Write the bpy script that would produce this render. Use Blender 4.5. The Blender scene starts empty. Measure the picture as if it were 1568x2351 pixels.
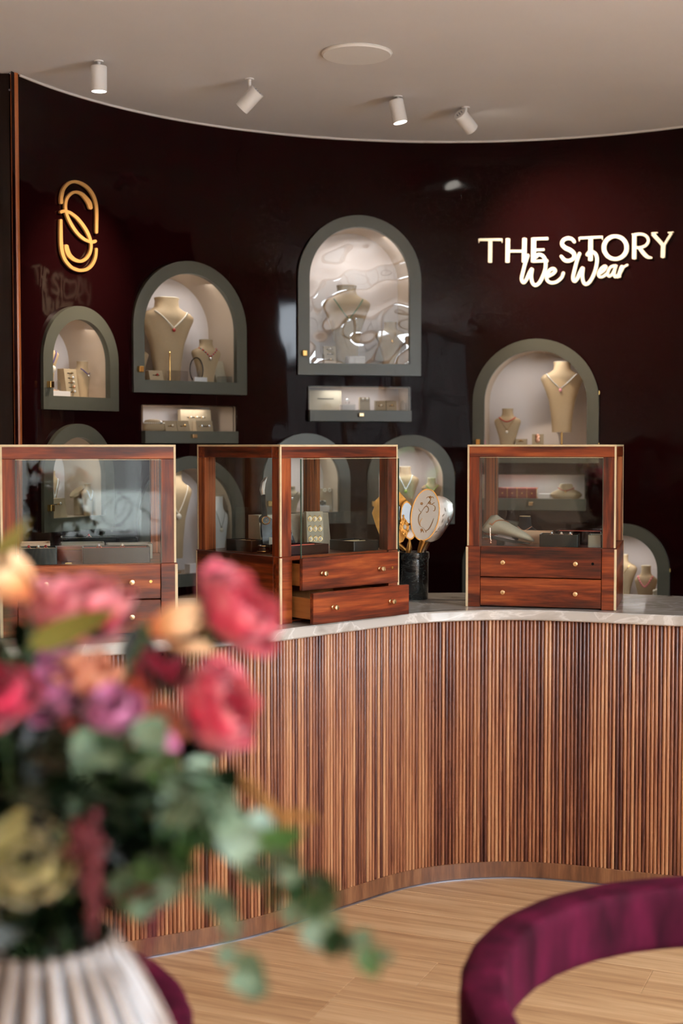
import bpy, bmesh, math, random
from mathutils import Vector, Matrix, geometry
PI = math.pi
SC = bpy.context.scene
COL = SC.collection
rnd = random.Random(7)

# ------------------------------------------------------------------ camera
FPX, CX, CY = 3200.0, 784.0, 1175.5
CAMZ = 1.465
PITCH = math.atan((CY - 1020.0) / FPX)
cam_d = bpy.data.cameras.new('camera')
cam = bpy.data.objects.new('camera', cam_d)
COL.objects.link(cam)
cam.location = (0, 0, CAMZ)
cam.rotation_euler = (PI / 2 - PITCH, 0, 0)
cam_d.sensor_fit = 'VERTICAL'
cam_d.sensor_height = 36.0
cam_d.lens = 36.0 * FPX / 2351.0
cam_d.clip_start = 0.05
cam_d.dof.use_dof = True
cam_d.dof.focus_distance = 4.45
cam_d.dof.aperture_fstop = 2.3
SC.camera = cam

# ------------------------------------------------------------------ world, exposure
W = bpy.data.worlds.new('world')
SC.world = W
W.use_nodes = True
bg = W.node_tree.nodes['Background']
bg.inputs[0].default_value = (0.88, 0.96, 1.06, 1)
bg.inputs[1].default_value = 13.5
SC.view_settings.view_transform = 'Standard'
SC.view_settings.look = 'None'
SC.view_settings.gamma = 1.0
SC.view_settings.use_curve_mapping = False
SC.view_settings.exposure = 1.05
SC.cycles.use_denoising = True
SC.cycles.use_adaptive_sampling = True
SC.cycles.adaptive_threshold = 0.05
SC.cycles.adaptive_min_samples = 16
SC.cycles.max_bounces = 6
SC.cycles.transparent_max_bounces = 16
SC.cycles.glossy_bounces = 3
SC.cycles.diffuse_bounces = 3
SC.cycles.sample_clamp_indirect = 4.0
SC.cycles.caustics_reflective = False
SC.cycles.caustics_refractive = False

def portal(loc, rot, sx, sy):
    l = bpy.data.lights.new('window_daylight', 'AREA')
    l.shape = 'RECTANGLE'; l.size = sx; l.size_y = sy
    l.cycles.is_portal = True
    o = bpy.data.objects.new('window_daylight', l)
    COL.objects.link(o); o.location = loc; o.rotation_euler = rot
    return o
XR, XL, YR, ZC = 3.3, -2.9, -4.0, 2.765
portal((XR - 0.02, -1.85, 1.4), (0, PI / 2, 0), 2.5, 3.5)
portal((XR - 0.02, 1.35, 1.4), (0, PI / 2, 0), 2.5, 2.5)
portal((1.75, YR + 0.02, 1.63), (-PI / 2, 0, 0), 2.7, 2.05)

# ------------------------------------------------------------------ pixel rays (photograph frame 1568x2351) -> points in the room
_c, _s = math.cos(PITCH), math.sin(PITCH)
def ray(px, py):
    a, b = px - CX, CY - py
    return Vector((a, FPX * _c + b * _s, -FPX * _s + b * _c))
def atY(px, py, Y):
    d = ray(px, py); t = Y / d.y
    return Vector((d.x * t, Y, CAMZ + d.z * t))
def atZ(px, py, z):
    d = ray(px, py); t = (z - CAMZ) / d.z
    return Vector((d.x * t, d.y * t, z))
WCX, WCY, WR = 0.45, 4.36, 1.70
def atWall(px, py, R=WR):
    d = ray(px, py)
    A = d.x * d.x + d.y * d.y
    B = -2 * (d.x * WCX + d.y * WCY)
    Cc = WCX * WCX + WCY * WCY - R * R
    t = (-B + math.sqrt(B * B - 4 * A * Cc)) / (2 * A)
    return Vector((d.x * t, d.y * t, CAMZ + d.z * t))
def wallang(p):           # angle from +Y, clockwise seen from above (to the right)
    return math.atan2(p.x - WCX, p.y - WCY)
def wallpt(phi, z, R=WR):
    return Vector((WCX + R * math.sin(phi), WCY + R * math.cos(phi), z))

# ------------------------------------------------------------------ materials
def srgb(r, g, b):
    f = lambda c: (c / 255.0 / 12.92) if c / 255.0 <= 0.04045 else ((c / 255.0 + 0.055) / 1.055) ** 2.4
    return (f(r), f(g), f(b), 1.0)
def newmat(name):
    m = bpy.data.materials.new(name); m.use_nodes = True
    nt = m.node_tree
    return m, nt, nt.nodes['Principled BSDF']
def N(nt, t, **kw):
    n = nt.nodes.new(t)
    for k, v in kw.items():
        setattr(n, k, v)
    return n
def ramp(nt, fac, stops):
    r = N(nt, 'ShaderNodeValToRGB')
    e = r.color_ramp.elements
    while len(e) < len(stops): e.new(0.5)
    for i, (p, c) in enumerate(stops):
        e[i].position = p; e[i].color = c
    nt.links.new(fac, r.inputs[0])
    return r.outputs[0]
def flat(name, c, rough=0.5, metal=0.0, spec=0.5, noise=0.0, nscale=40, coat=0.0, sheen=0.0, bump=0.0, sub=0.0, stretch=(1, 1, 1)):
    m, nt, b = newmat(name)
    b.inputs['Roughness'].default_value = rough
    b.inputs['Metallic'].default_value = metal
    b.inputs['Specular IOR Level'].default_value = spec
    b.inputs['Coat Weight'].default_value = coat
    b.inputs['Sheen Weight'].default_value = sheen
    b.inputs['Base Color'].default_value = c
    if noise or bump:
        tc = N(nt, 'ShaderNodeTexCoord'); mp = N(nt, 'ShaderNodeMapping')
        mp.inputs['Scale'].default_value = stretch
        nt.links.new(tc.outputs['Object'], mp.inputs[0])
        nz = N(nt, 'ShaderNodeTexNoise'); nz.inputs['Scale'].default_value = nscale
        nz.inputs['Detail'].default_value = 4
        nt.links.new(mp.outputs[0], nz.inputs[0])
        if noise:
            d = [max(0, x * (1 - noise)) for x in c[:3]] + [1]
            l = [min(1, x * (1 + noise)) for x in c[:3]] + [1]
            nt.links.new(ramp(nt, nz.outputs[0], [(0.3, d), (0.7, l)]), b.inputs['Base Color'])
        if bump:
            bp = N(nt, 'ShaderNodeBump'); bp.inputs['Strength'].default_value = bump
            bp.inputs['Distance'].default_value = 0.002
            nt.links.new(nz.outputs[0], bp.inputs['Height'])
            nt.links.new(bp.outputs[0], b.inputs['Normal'])
    return m
def wood(name, stops, axis='x', rough=0.35, rnd_shift=True, scale=1.0, perobj=0.0, coat=0.0, bump=0.15, along=1.3, across=22.0, sheen=0.0, spec=0.5):
    m, nt, b = newmat(name)
    tc = N(nt, 'ShaderNodeTexCoord')
    vec = tc.outputs['Object']
    oi = N(nt, 'ShaderNodeObjectInfo')
    if rnd_shift:
        mul = N(nt, 'ShaderNodeMath', operation='MULTIPLY'); mul.inputs[1].default_value = 37.0
        nt.links.new(oi.outputs['Random'], mul.inputs[0])
        cb = N(nt, 'ShaderNodeCombineXYZ')
        for i in range(3): nt.links.new(mul.outputs[0], cb.inputs[i])
        ad = N(nt, 'ShaderNodeVectorMath', operation='ADD')
        nt.links.new(vec, ad.inputs[0]); nt.links.new(cb.outputs[0], ad.inputs[1]); vec = ad.outputs[0]
    s = {'x': (along, across, across), 'y': (across, along, across), 'z': (across, across, along)}[axis]
    mp = N(nt, 'ShaderNodeMapping'); mp.inputs['Scale'].default_value = [v * scale for v in s]
    nt.links.new(vec, mp.inputs[0])
    n1 = N(nt, 'ShaderNodeTexNoise'); n1.inputs['Scale'].default_value = 1.0; n1.inputs['Detail'].default_value = 6
    n1.inputs['Roughness'].default_value = 0.62; n1.inputs['Distortion'].default_value = 0.5
    nt.links.new(mp.outputs[0], n1.inputs[0])
    mp2 = N(nt, 'ShaderNodeMapping'); mp2.inputs['Scale'].default_value = [v * scale * 6 for v in s]
    nt.links.new(vec, mp2.inputs[0])
    n2 = N(nt, 'ShaderNodeTexNoise'); n2.inputs['Scale'].default_value = 1.0; n2.inputs['Detail'].default_value = 3
    nt.links.new(mp2.outputs[0], n2.inputs[0])
    mx = N(nt, 'ShaderNodeMath', operation='MULTIPLY_ADD'); mx.inputs[1].default_value = 0.35
    nt.links.new(n2.outputs[0], mx.inputs[0])
    sub = N(nt, 'ShaderNodeMath', operation='MULTIPLY_ADD'); sub.inputs[1].default_value = 1.0; sub.inputs[2].default_value = -0.175
    nt.links.new(n1.outputs[0], sub.inputs[0]); nt.links.new(sub.outputs[0], mx.inputs[2])
    fac = mx.outputs[0]
    if perobj:
        a = N(nt, 'ShaderNodeMath', operation='MULTIPLY_ADD'); a.inputs[1].default_value = perobj; a.inputs[2].default_value = -perobj / 2
        nt.links.new(oi.outputs['Random'], a.inputs[0])
        a2 = N(nt, 'ShaderNodeMath', operation='ADD')
        nt.links.new(a.outputs[0], a2.inputs[0]); nt.links.new(fac, a2.inputs[1]); fac = a2.outputs[0]
    nt.links.new(ramp(nt, fac, stops), b.inputs['Base Color'])
    b.inputs['Roughness'].default_value = rough
    b.inputs['Coat Weight'].default_value = coat
    b.inputs['Specular IOR Level'].default_value = spec
    if bump:
        bp = N(nt, 'ShaderNodeBump'); bp.inputs['Strength'].default_value = bump; bp.inputs['Distance'].default_value = 0.001
        nt.links.new(n2.outputs[0], bp.inputs['Height']); nt.links.new(bp.outputs[0], b.inputs['Normal'])
    return m
def glassmat(name, tint=(0.97, 0.985, 0.975, 1), ior=1.5, wav=0.0, wscale=6.0, rough=0.0, boost=1.0):
    m = bpy.data.materials.new(name); m.use_nodes = True
    nt = m.node_tree; nt.nodes.clear()
    out = N(nt, 'ShaderNodeOutputMaterial'); mix = N(nt, 'ShaderNodeMixShader')
    tr = N(nt, 'ShaderNodeBsdfTransparent'); tr.inputs[0].default_value = tint
    gl = N(nt, 'ShaderNodeBsdfGlossy'); gl.inputs['Roughness'].default_value = rough
    fr = N(nt, 'ShaderNodeFresnel')
    ge = N(nt, 'ShaderNodeNewGeometry'); iv = N(nt, 'ShaderNodeMix'); iv.inputs['A'].default_value = ior; iv.inputs['B'].default_value = 1.0 / ior
    nt.links.new(ge.outputs['Backfacing'], iv.inputs['Factor']); nt.links.new(iv.outputs['Result'], fr.inputs[0])   # a thin pane: same index from both faces
    fac = fr.outputs[0]
    if boost != 1.0:
        mu = N(nt, 'ShaderNodeMath', operation='MULTIPLY', use_clamp=True); mu.inputs[1].default_value = boost
        nt.links.new(fac, mu.inputs[0]); fac = mu.outputs[0]
    if wav:
        tc = N(nt, 'ShaderNodeTexCoord'); nz = N(nt, 'ShaderNodeTexNoise'); nz.inputs['Scale'].default_value = wscale
        nz.inputs['Detail'].default_value = 1
        nt.links.new(tc.outputs['Object'], nz.inputs[0])
        bp = N(nt, 'ShaderNodeBump'); bp.inputs['Strength'].default_value = 1.0; bp.inputs['Distance'].default_value = wav
        nt.links.new(nz.outputs[0], bp.inputs['Height'])
        nt.links.new(bp.outputs[0], gl.inputs['Normal'])
    nt.links.new(fac, mix.inputs[0]); nt.links.new(tr.outputs[0], mix.inputs[1]); nt.links.new(gl.outputs[0], mix.inputs[2])
    nt.links.new(mix.outputs[0], out.inputs[0])
    return m
def emit(name, c, s):
    m = bpy.data.materials.new(name); m.use_nodes = True
    nt = m.node_tree; nt.nodes.clear()
    o = N(nt, 'ShaderNodeOutputMaterial'); e = N(nt, 'ShaderNodeEmission')
    e.inputs[0].default_value = c; e.inputs[1].default_value = s
    nt.links.new(e.outputs[0], o.inputs[0])
    return m

M = {}
RED = [(0.30, srgb(36, 11, 6)), (0.43, srgb(84, 31, 12)), (0.55, srgb(128, 52, 19)), (0.70, srgb(170, 86, 38))]
M['case_h'] = wood('walnut_case_horizontal', RED, 'x', rough=0.32, coat=0.15, across=16, rnd_shift=True)
M['case_v'] = wood('walnut_case_vertical', RED, 'z', rough=0.32, coat=0.15, across=16)
M['case_y'] = wood('walnut_case_deep', RED, 'y', rough=0.32, coat=0.15, across=16)
M['drawer_side'] = wood('pale_drawer_side', [(0.2, srgb(150, 88, 40)), (0.8, srgb(196, 128, 66))], 'y', rough=0.5)
M['inlay'] = flat('maple_inlay', srgb(214, 190, 150), rough=0.35, noise=0.1, nscale=30)
M['zebra'] = wood('zebra_wood', [(0.32, srgb(40, 18, 10)), (0.42, srgb(150, 74, 34)), (0.5, srgb(176, 98, 50)), (0.58, srgb(70, 30, 18)), (0.66, srgb(168, 92, 48))], 'z', rough=0.35, across=40, along=0.4)
M['rod'] = wood('walnut_rod', [(0.1, srgb(44, 22, 22)), (0.3, srgb(88, 46, 34)), (0.48, srgb(136, 82, 56)), (0.64, srgb(168, 112, 76)), (0.85, srgb(196, 146, 104))], 'z', rough=0.36, perobj=0.42, along=2.2, across=60, bump=0.1, coat=0.1)
M['plinth'] = wood('walnut_plinth', [(0.2, srgb(72, 42, 26)), (0.5, srgb(112, 70, 44)), (0.8, srgb(142, 96, 62))], 'z', rough=0.4, across=30, along=3)
M['plank'] = wood('oak_plank', [(0.25, srgb(156, 114, 76)), (0.5, srgb(194, 153, 110)), (0.75, srgb(214, 178, 136))], 'x', rough=0.42, across=26, along=1.2, perobj=0.12, bump=0.08)
M['floor_base'] = flat('dark_joint', srgb(110, 74, 44), 0.6)
M['steel'] = flat('brushed_steel', srgb(150, 150, 160), 0.35, 1.0)
M['ceiling'] = flat('ceiling_paint', srgb(234, 231, 231), 0.85, noise=0.02, nscale=3)
M['white_paint'] = flat('white_plaster', srgb(225, 220, 214), 0.7)
M['white_metal'] = flat('white_powdercoat', srgb(240, 238, 236), 0.4)
M['speaker'] = flat('speaker_white', srgb(252, 251, 250), 0.6)
M['side_wall'] = flat('warm_plaster', srgb(196, 176, 158), 0.8, noise=0.03, nscale=4)
M['pilaster'] = wood('dark_walnut_panel', [(0.2, srgb(14, 6, 4)), (0.6, srgb(32, 12, 8)), (0.9, srgb(50, 20, 12))], 'z', rough=0.3, across=12, along=0.6, spec=0.25)
M['pilaster_trim'] = wood('lit_walnut_trim', [(0.2, srgb(110, 52, 24)), (0.8, srgb(190, 110, 58))], 'z', rough=0.25, across=20, along=0.5)  # orange of the lit edge is put into the wood colour
M['window_frame'] = flat('black_window_frame', srgb(30, 28, 28), 0.4)
M['pavement'] = flat('pavement', srgb(198, 197, 196), 0.9, noise=0.1, nscale=3)
M['facade'] = flat('street_facade', srgb(74, 70, 66), 0.9, noise=0.2, nscale=1.5)
M['hedge'] = flat('hedge_green', srgb(60, 84, 44), 0.8, noise=0.5, nscale=8)
# lacquer wall
m, nt, b = newmat('burgundy_lacquer'); M['lacquer'] = m
b.inputs['Base Color'].default_value = srgb(26, 5, 6); b.inputs['Roughness'].default_value = 0.05
b.inputs['Specular IOR Level'].default_value = 0.16
tc = N(nt, 'ShaderNodeTexCoord'); mp = N(nt, 'ShaderNodeMapping'); mp.inputs['Scale'].default_value = (1.2, 1.2, 0.8)
nt.links.new(tc.outputs['Object'], mp.inputs[0])
nz = N(nt, 'ShaderNodeTexNoise'); nz.inputs['Scale'].default_value = 2.6; nz.inputs['Detail'].default_value = 2
nt.links.new(mp.outputs[0], nz.inputs[0])
bp = N(nt, 'ShaderNodeBump'); bp.inputs['Strength'].default_value = 1.0; bp.inputs['Distance'].default_value = 0.006
nt.links.new(nz.outputs[0], bp.inputs['Height']); nt.links.new(bp.outputs[0], b.inputs['Normal'])
M['sage'] = flat('sage_lacquer', srgb(82, 82, 71), 0.36)
M['niche'] = flat('niche_lining', srgb(214, 205, 204), 0.7)
M['niche_side'] = flat('niche_side_lining', srgb(196, 176, 156), 0.6)
M['linen'] = flat('beige_linen', srgb(178, 153, 120), 0.75, noise=0.06, nscale=300, bump=0.2)
M['suede'] = flat('taupe_suede', srgb(172, 152, 124), 0.85, noise=0.05, nscale=200)
M['greylinen'] = flat('grey_beige_linen', srgb(176, 166, 146), 0.8, noise=0.05, nscale=200)
M['brass'] = flat('polished_brass', srgb(226, 180, 110), 0.18, 1.0)
M['champagne'] = flat('champagne_brass', srgb(236, 208, 164), 0.22, 1.0)
M['rosegold'] = flat('rose_gold', srgb(232, 176, 150), 0.2, 1.0)
M['silver'] = flat('polished_silver', srgb(226, 224, 222), 0.15, 1.0)
M['silver_rough'] = flat('hammered_silver', srgb(206, 200, 194), 0.35, 1.0, noise=0.15, nscale=30, bump=0.6)
M['gold_paint'] = flat('gilt_frame', srgb(206, 150, 76), 0.3, 0.85, noise=0.25, nscale=40, bump=0.4)
M['sign'] = flat('champagne_sign_face', srgb(252, 240, 216), 0.5, 0.0)
M['logo'] = flat('brushed_gold_face', srgb(206, 154, 88), 0.45, 0.3)
M['pearl'] = flat('pearl', srgb(238, 228, 212), 0.2, coat=0.5)
M['coral'] = flat('red_coral', srgb(190, 44, 36), 0.3)
M['pinkstone'] = flat('pink_stone', srgb(226, 150, 158), 0.3)
M['purple'] = flat('amethyst_bead', srgb(100, 84, 140), 0.2, coat=0.4)
M['greenbead'] = flat('green_bead', srgb(70, 120, 90), 0.25)
M['lime'] = flat('peridot_bead', srgb(160, 180, 80), 0.25)
M['ruby'] = flat('ruby', srgb(160, 20, 30), 0.1, coat=0.5)
M['diamond'] = flat('bright_crystal', srgb(236, 240, 246), 0.05, 0.5)
M['crystal'] = glassmat('clear_crystal', (0.9, 0.93, 0.95, 1), 1.6, boost=1.6)
M['acrylic'] = glassmat('clear_acrylic', (0.85, 0.85, 0.86, 1), 1.49, boost=1.5)
M['white_block'] = flat('white_block', srgb(236, 230, 230), 0.5)
M['black'] = flat('black_lacquer', srgb(16, 15, 16), 0.15, coat=0.4)
M['cast'] = flat('black_japanned_iron', srgb(14, 12, 12), 0.2, coat=0.5)
M['greenbox'] = flat('dark_green_leather', srgb(8, 16, 14), 0.28, noise=0.1, nscale=120)
M['navybox'] = flat('navy_leather', srgb(14, 13, 18), 0.3)
M['maroonbox'] = flat('maroon_lacquer', srgb(36, 7, 10), 0.2, coat=0.3)
M['creambox'] = flat('peach_cream_suede', srgb(226, 186, 152), 0.6)
M['greybox'] = flat('taupe_leather', srgb(150, 142, 126), 0.45)
M['tanbox'] = flat('chestnut_leather', srgb(142, 62, 34), 0.35, noise=0.12, nscale=60)
M['redfelt'] = flat('coral_velvet_lining', srgb(206, 92, 78), 0.9)
M['beigefelt'] = flat('beige_velvet_lining', srgb(176, 156, 120), 0.9)
M['darkfelt'] = flat('charcoal_velvet_lining', srgb(40, 36, 36), 0.9)
M['glass'] = glassmat('case_glass', (0.96, 0.98, 0.97, 1), 1.5)
M['glass_edge'] = flat('green_glass_edge', srgb(74, 104, 92), 0.2)
M['door_glass'] = glassmat('cabinet_glass', (0.97, 0.98, 0.975, 1), 1.5, wav=0.004, wscale=5)
M['old_glass'] = glassmat('wavy_cabinet_glass', (0.97, 0.98, 0.975, 1), 1.5, wav=0.03, wscale=4, boost=2.0)
M['window_glass'] = glassmat('window_glass', (0.98, 0.99, 0.99, 1), 1.45)
M['enamel'] = flat('ivory_enamel', srgb(230, 220, 206), 0.3, coat=0.4)
M['mirror'] = flat('mirror_glass', srgb(200, 205, 210), 0.03, 1.0)
M['redleather'] = flat('red_leather', srgb(176, 60, 40), 0.4, noise=0.15, nscale=80)
M['darkred'] = flat('dark_red_leather', srgb(128, 26, 26), 0.4)
M['velvet'] = flat('burgundy_velvet', srgb(66, 8, 30), 0.8, sheen=0.08, noise=0.55, nscale=9, bump=0.0, stretch=(2.2, 2.2, 0.6))
M['velvet'].node_tree.nodes['Principled BSDF'].inputs['Sheen Tint'].default_value = srgb(150, 40, 84)
M['velvet'].node_tree.nodes['Principled BSDF'].inputs['Specular IOR Level'].default_value = 0.1
M['black_metal'] = flat('black_steel', srgb(26, 24, 24), 0.35, 0.6)
M['table_top'] = flat('pale_table_top', srgb(206, 198, 188), 0.3)
# marbles
def marble(name, base, vein, dark, rough, sc=2.2, th=(0.47, 0.5, 0.53)):
    m, nt, b = newmat(name)
    tc = N(nt, 'ShaderNodeTexCoord'); mp = N(nt, 'ShaderNodeMapping'); mp.inputs['Rotation'].default_value = (0.2, 0.3, 0.5)
    mp.inputs['Scale'].default_value = (1, 2.2, 2.2)
    nt.links.new(tc.outputs['Object'], mp.inputs[0])
    n1 = N(nt, 'ShaderNodeTexNoise'); n1.inputs['Scale'].default_value = sc; n1.inputs['Detail'].default_value = 8
    n1.inputs['Distortion'].default_value = 1.6
    nt.links.new(mp.outputs[0], n1.inputs[0])
    c1 = ramp(nt, n1.outputs[0], [(0.3, base), (th[0], base), (th[1], vein), (th[2], base), (0.75, dark)])
    nt.links.new(c1, b.inputs['Base Color'])
    b.inputs['Roughness'].default_value = rough
    return m
M['stone'] = marble('grey_white_marble', srgb(196, 188, 178), srgb(218, 212, 204), srgb(158, 146, 132), 0.12, 3.0)
M['black_marble'] = marble('black_veined_marble', srgb(34, 36, 36), srgb(84, 88, 86), srgb(20, 22, 22), 0.18, 14.0, (0.485, 0.5, 0.515))

# ------------------------------------------------------------------ mesh builder
class MB:
    def __init__(s): s.v = []; s.f = []
    def add(s, vs, fs):
        o = len(s.v); s.v += [Vector(v) for v in vs]; s.f += [tuple(i + o for i in f) for f in fs]
        return s
    def box(s, x0, x1, y0, y1, z0, z1, b=0.0):
        if b <= 0:
            vs = [(x, y, z) for z in (z0, z1) for y in (y0, y1) for x in (x0, x1)]
            return s.add(vs, [(0, 2, 3, 1), (4, 5, 7, 6), (0, 1, 5, 4), (2, 6, 7, 3), (0, 4, 6, 2), (1, 3, 7, 5)])
        b = min(b, (x1 - x0) / 2.01, (y1 - y0) / 2.01, (z1 - z0) / 2.01)
        vs, idx = [], {}
        c = ((x0 + x1) / 2, (y0 + y1) / 2, (z0 + z1) / 2); h = ((x1 - x0) / 2, (y1 - y0) / 2, (z1 - z0) / 2)
        for sx in (-1, 1):
            for sy in (-1, 1):
                for sz in (-1, 1):
                    for ax in range(3):
                        p = [c[i] + (sx, sy, sz)[i] * (h[i] - (0 if i == ax else b)) for i in range(3)]
                        idx[(sx, sy, sz, ax)] = len(vs); vs.append(p)
        fs = []
        for ax in range(3):
            o = [i for i in range(3) if i != ax]
            for sg in (-1, 1):
                q = []
                for a, d in ((-1, -1), (1, -1), (1, 1), (-1, 1)):
                    k = [0, 0, 0]; k[ax] = sg; k[o[0]] = a; k[o[1]] = d
                    q.append(idx[(*k, ax)])
                fs.append(q)
        for ax in range(3):
            o = [i for i in range(3) if i != ax]
            for a in (-1, 1):
                for d in (-1, 1):
                    k0 = [0, 0, 0]; k0[o[0]] = a; k0[o[1]] = d
                    k1 = list(k0); k0[ax] = -1; k1[ax] = 1
                    fs.append([idx[(*k0, o[0])], idx[(*k1, o[0])], idx[(*k1, o[1])], idx[(*k0, o[1])]])
        for sx in (-1, 1):
            for sy in (-1, 1):
                for sz in (-1, 1):
                    fs.append([idx[(sx, sy, sz, a)] for a in range(3)])
        cc = Vector(c)
        out = []
        for f in fs:
            P = [Vector(vs[i]) for i in f]
            n = (P[1] - P[0]).cross(P[2] - P[0])
            if n.dot(sum(P, Vector()) / len(P) - cc) < 0: f = list(reversed(f))
            out.append(tuple(f))
        return s.add(vs, out)
    def prism(s, pts, y0, y1, ax='y'):
        n = len(pts)
        def P(p, t): return {'y': (p[0], t, p[1]), 'z': (p[0], p[1], t), 'x': (t, p[0], p[1])}[ax]
        vs = [P(p, y0) for p in pts] + [P(p, y1) for p in pts]
        fs = [tuple(range(n)), tuple(range(2 * n - 1, n - 1, -1))] + [(i, i + n, (i + 1) % n + n, (i + 1) % n) for i in range(n)]
        return s.add(vs, fs)
    def ring(s, outer, inner, y0, y1):       # flat ring between two outlines of equal count, extruded along y
        n = len(outer)
        vs = [(p[0], y0, p[1]) for p in outer] + [(p[0], y0, p[1]) for p in inner] + [(p[0], y1, p[1]) for p in outer] + [(p[0], y1, p[1]) for p in inner]
        fs = []
        for i in range(n):
            j = (i + 1) % n
            fs += [(i, j, n + j, n + i), (2 * n + i, 3 * n + i, 3 * n + j, 2 * n + j), (i, 2 * n + i, 2 * n + j, j), (n + i, n + j, 3 * n + j, 3 * n + i)]
        return s.add(vs, fs)
    def lathe(s, prof, n=24, c=(0, 0, 0), cap=True, sx=1.0, sy=1.0):
        vs = []
        for r, z in prof:
            for k in range(n):
                a = 2 * PI * k / n
                vs.append((c[0] + r * sx * math.cos(a), c[1] + r * sy * math.sin(a), c[2] + z))
        fs = []
        m = len(prof)
        for i in range(m - 1):
            for k in range(n):
                k2 = (k + 1) % n
                fs.append((i * n + k, i * n + k2, (i + 1) * n + k2, (i + 1) * n + k))
        if cap:
            fs.append(tuple(range(n - 1, -1, -1))); fs.append(tuple((m - 1) * n + k for k in range(n)))
        return s.add(vs, fs)
    def loft(s, rings, cap=True):
        n = len(rings[0]); vs = [p for r in rings for p in r]; fs = []
        for i in range(len(rings) - 1):
            for k in range(n):
                k2 = (k + 1) % n
                fs.append((i * n + k, i * n + k2, (i + 1) * n + k2, (i + 1) * n + k))
        if cap:
            fs.append(tuple(range(n - 1, -1, -1))); fs.append(tuple((len(rings) - 1) * n + k for k in range(n)))
        return s.add(vs, fs)
    def tube(s, pts, r, n=8, closed=False):
        pts = [Vector(p) for p in pts]
        rs = r if isinstance(r, (list, tuple)) else [r] * len(pts)
        rings = []
        up = None
        for i, p in enumerate(pts):
            if closed: t = pts[(i + 1) % len(pts)] - pts[i - 1]
            else: t = pts[min(i + 1, len(pts) - 1)] - pts[max(i - 1, 0)]
            t.normalize()
            if up is None: up = Vector((0, 0, 1)) if abs(t.z) < 0.9 else Vector((1, 0, 0))
            a = t.cross(up).normalized(); b2 = a.cross(t).normalized(); up = b2
            rings.append([p + (a * math.cos(2 * PI * k / n) + b2 * math.sin(2 * PI * k / n)) * rs[i] for k in range(n)])
        if closed:
            rings.append(rings[0]); return s.loft(rings, cap=False)
        return s.loft(rings)
    def ball(s, c, r, n=10, m=6, sz=1.0):
        prof = [(max(1e-5, math.sin(PI * i / m)) * r, -math.cos(PI * i / m) * r * sz) for i in range(m + 1)]
        return s.lathe(prof, n, c, cap=False)
    def xf(s, mat):
        s.v = [mat @ v for v in s.v]; return s
    def mesh(s, name, smooth=True, angle=35):
        me = bpy.data.meshes.new(name)
        me.from_pydata(s.v, [], s.f)
        me.validate()
        me.update()
        bm = bmesh.new(); bm.from_mesh(me); bmesh.ops.recalc_face_normals(bm, faces=bm.faces); bm.to_mesh(me); bm.free()
        if smooth:
            for p in me.polygons: p.use_smooth = True
            me.set_sharp_from_angle(angle=math.radians(angle))
        return me
def obj(name, data, mat=None, parent=None, loc=(0, 0, 0), rz=0.0, smooth=True, angle=35):
    if isinstance(data, MB): data = data.mesh(name, smooth, angle)
    if mat is not None and not data.materials: data.materials.append(M[mat] if isinstance(mat, str) else mat)
    o = bpy.data.objects.new(name, data); COL.objects.link(o)
    o.location = loc; o.rotation_euler = (0, 0, rz)
    if parent: o.parent = parent
    return o
def tag(o, label, cat, group=None):
    o['label'] = label; o['category'] = cat
    if group: o['group'] = group
    return o
def thing(name, label, cat, loc=(0, 0, 0), rz=0.0, group=None, rot=None):
    o = bpy.data.objects.new(name, None); COL.objects.link(o)
    o.location = loc; o.rotation_euler = rot if rot else (0, 0, rz)
    o.empty_display_size = 0.05
    return tag(o, label, cat, group)
def struct(o, label, kind='structure'):
    o['kind'] = kind; o['label'] = label
    return o
def catmull(P, n=8, closed=False):
    P = [Vector(p) for p in P]; out = []
    m = len(P)
    for i in range(m if closed else m - 1):
        g = lambda k: P[k % m] if closed else P[max(0, min(m - 1, k))]
        p0, p1, p2, p3 = g(i - 1), g(i), g(i + 1), g(i + 2)
        for j in range(n):
            t = j / n
            out.append(0.5 * ((2 * p1) + (p2 - p0) * t + (2 * p0 - 5 * p1 + 4 * p2 - p3) * t * t + (-p0 + 3 * p1 - 3 * p2 + p3) * t ** 3))
    if not closed: out.append(P[-1].copy())
    return out
# ------------------------------------------------------------------ room shell
PHI0 = wallang(atWall(49, 600)); PHI1 = math.radians(75)
pw0 = wallpt(PHI0, 0); pw1 = wallpt(PHI1, 0)
floor = struct(obj('floor', MB().box(XL, XR, YR, 6.3, -0.12, -0.002), 'plank'), 'light oak plank floor in front of the curved counter')
ceil = struct(obj('ceiling', MB().box(XL - 0.1, XR + 0.1, YR - 0.1, 6.4, ZC, ZC + 0.1), 'ceiling'), 'plain pale beige ceiling over the curved dark wall')
PA = math.radians(-23)
pme = MB().box(-0.6, 0.6, -0.0925, 0.0925, -0.008, 0, 0.0012).mesh('plank', False)
pme.materials.append(M['plank'])
ux, uy = Vector((math.cos(PA), math.sin(PA))), Vector((-math.sin(PA), math.cos(PA)))
for j in range(-30, 31):
    off = rnd.uniform(0, 1.2)
    for i in range(-6, 7):
        c = ux * (i * 1.2005 + off) + uy * (j * 0.1855) + Vector((0.2, 2.8))
        ok = all(XL + 0.03 < (c + ux * a + uy * b_).x < XR - 0.03 and -1.2 < (c + ux * a + uy * b_).y < 5.9 for a in (-0.6, 0.6) for b_ in (-0.093, 0.093))
        if ok and (c.y > 0.6 or abs(c.x) < 1.6):
            o = obj('plank', pme, None, floor, (c.x, c.y, 0), PA)

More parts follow.
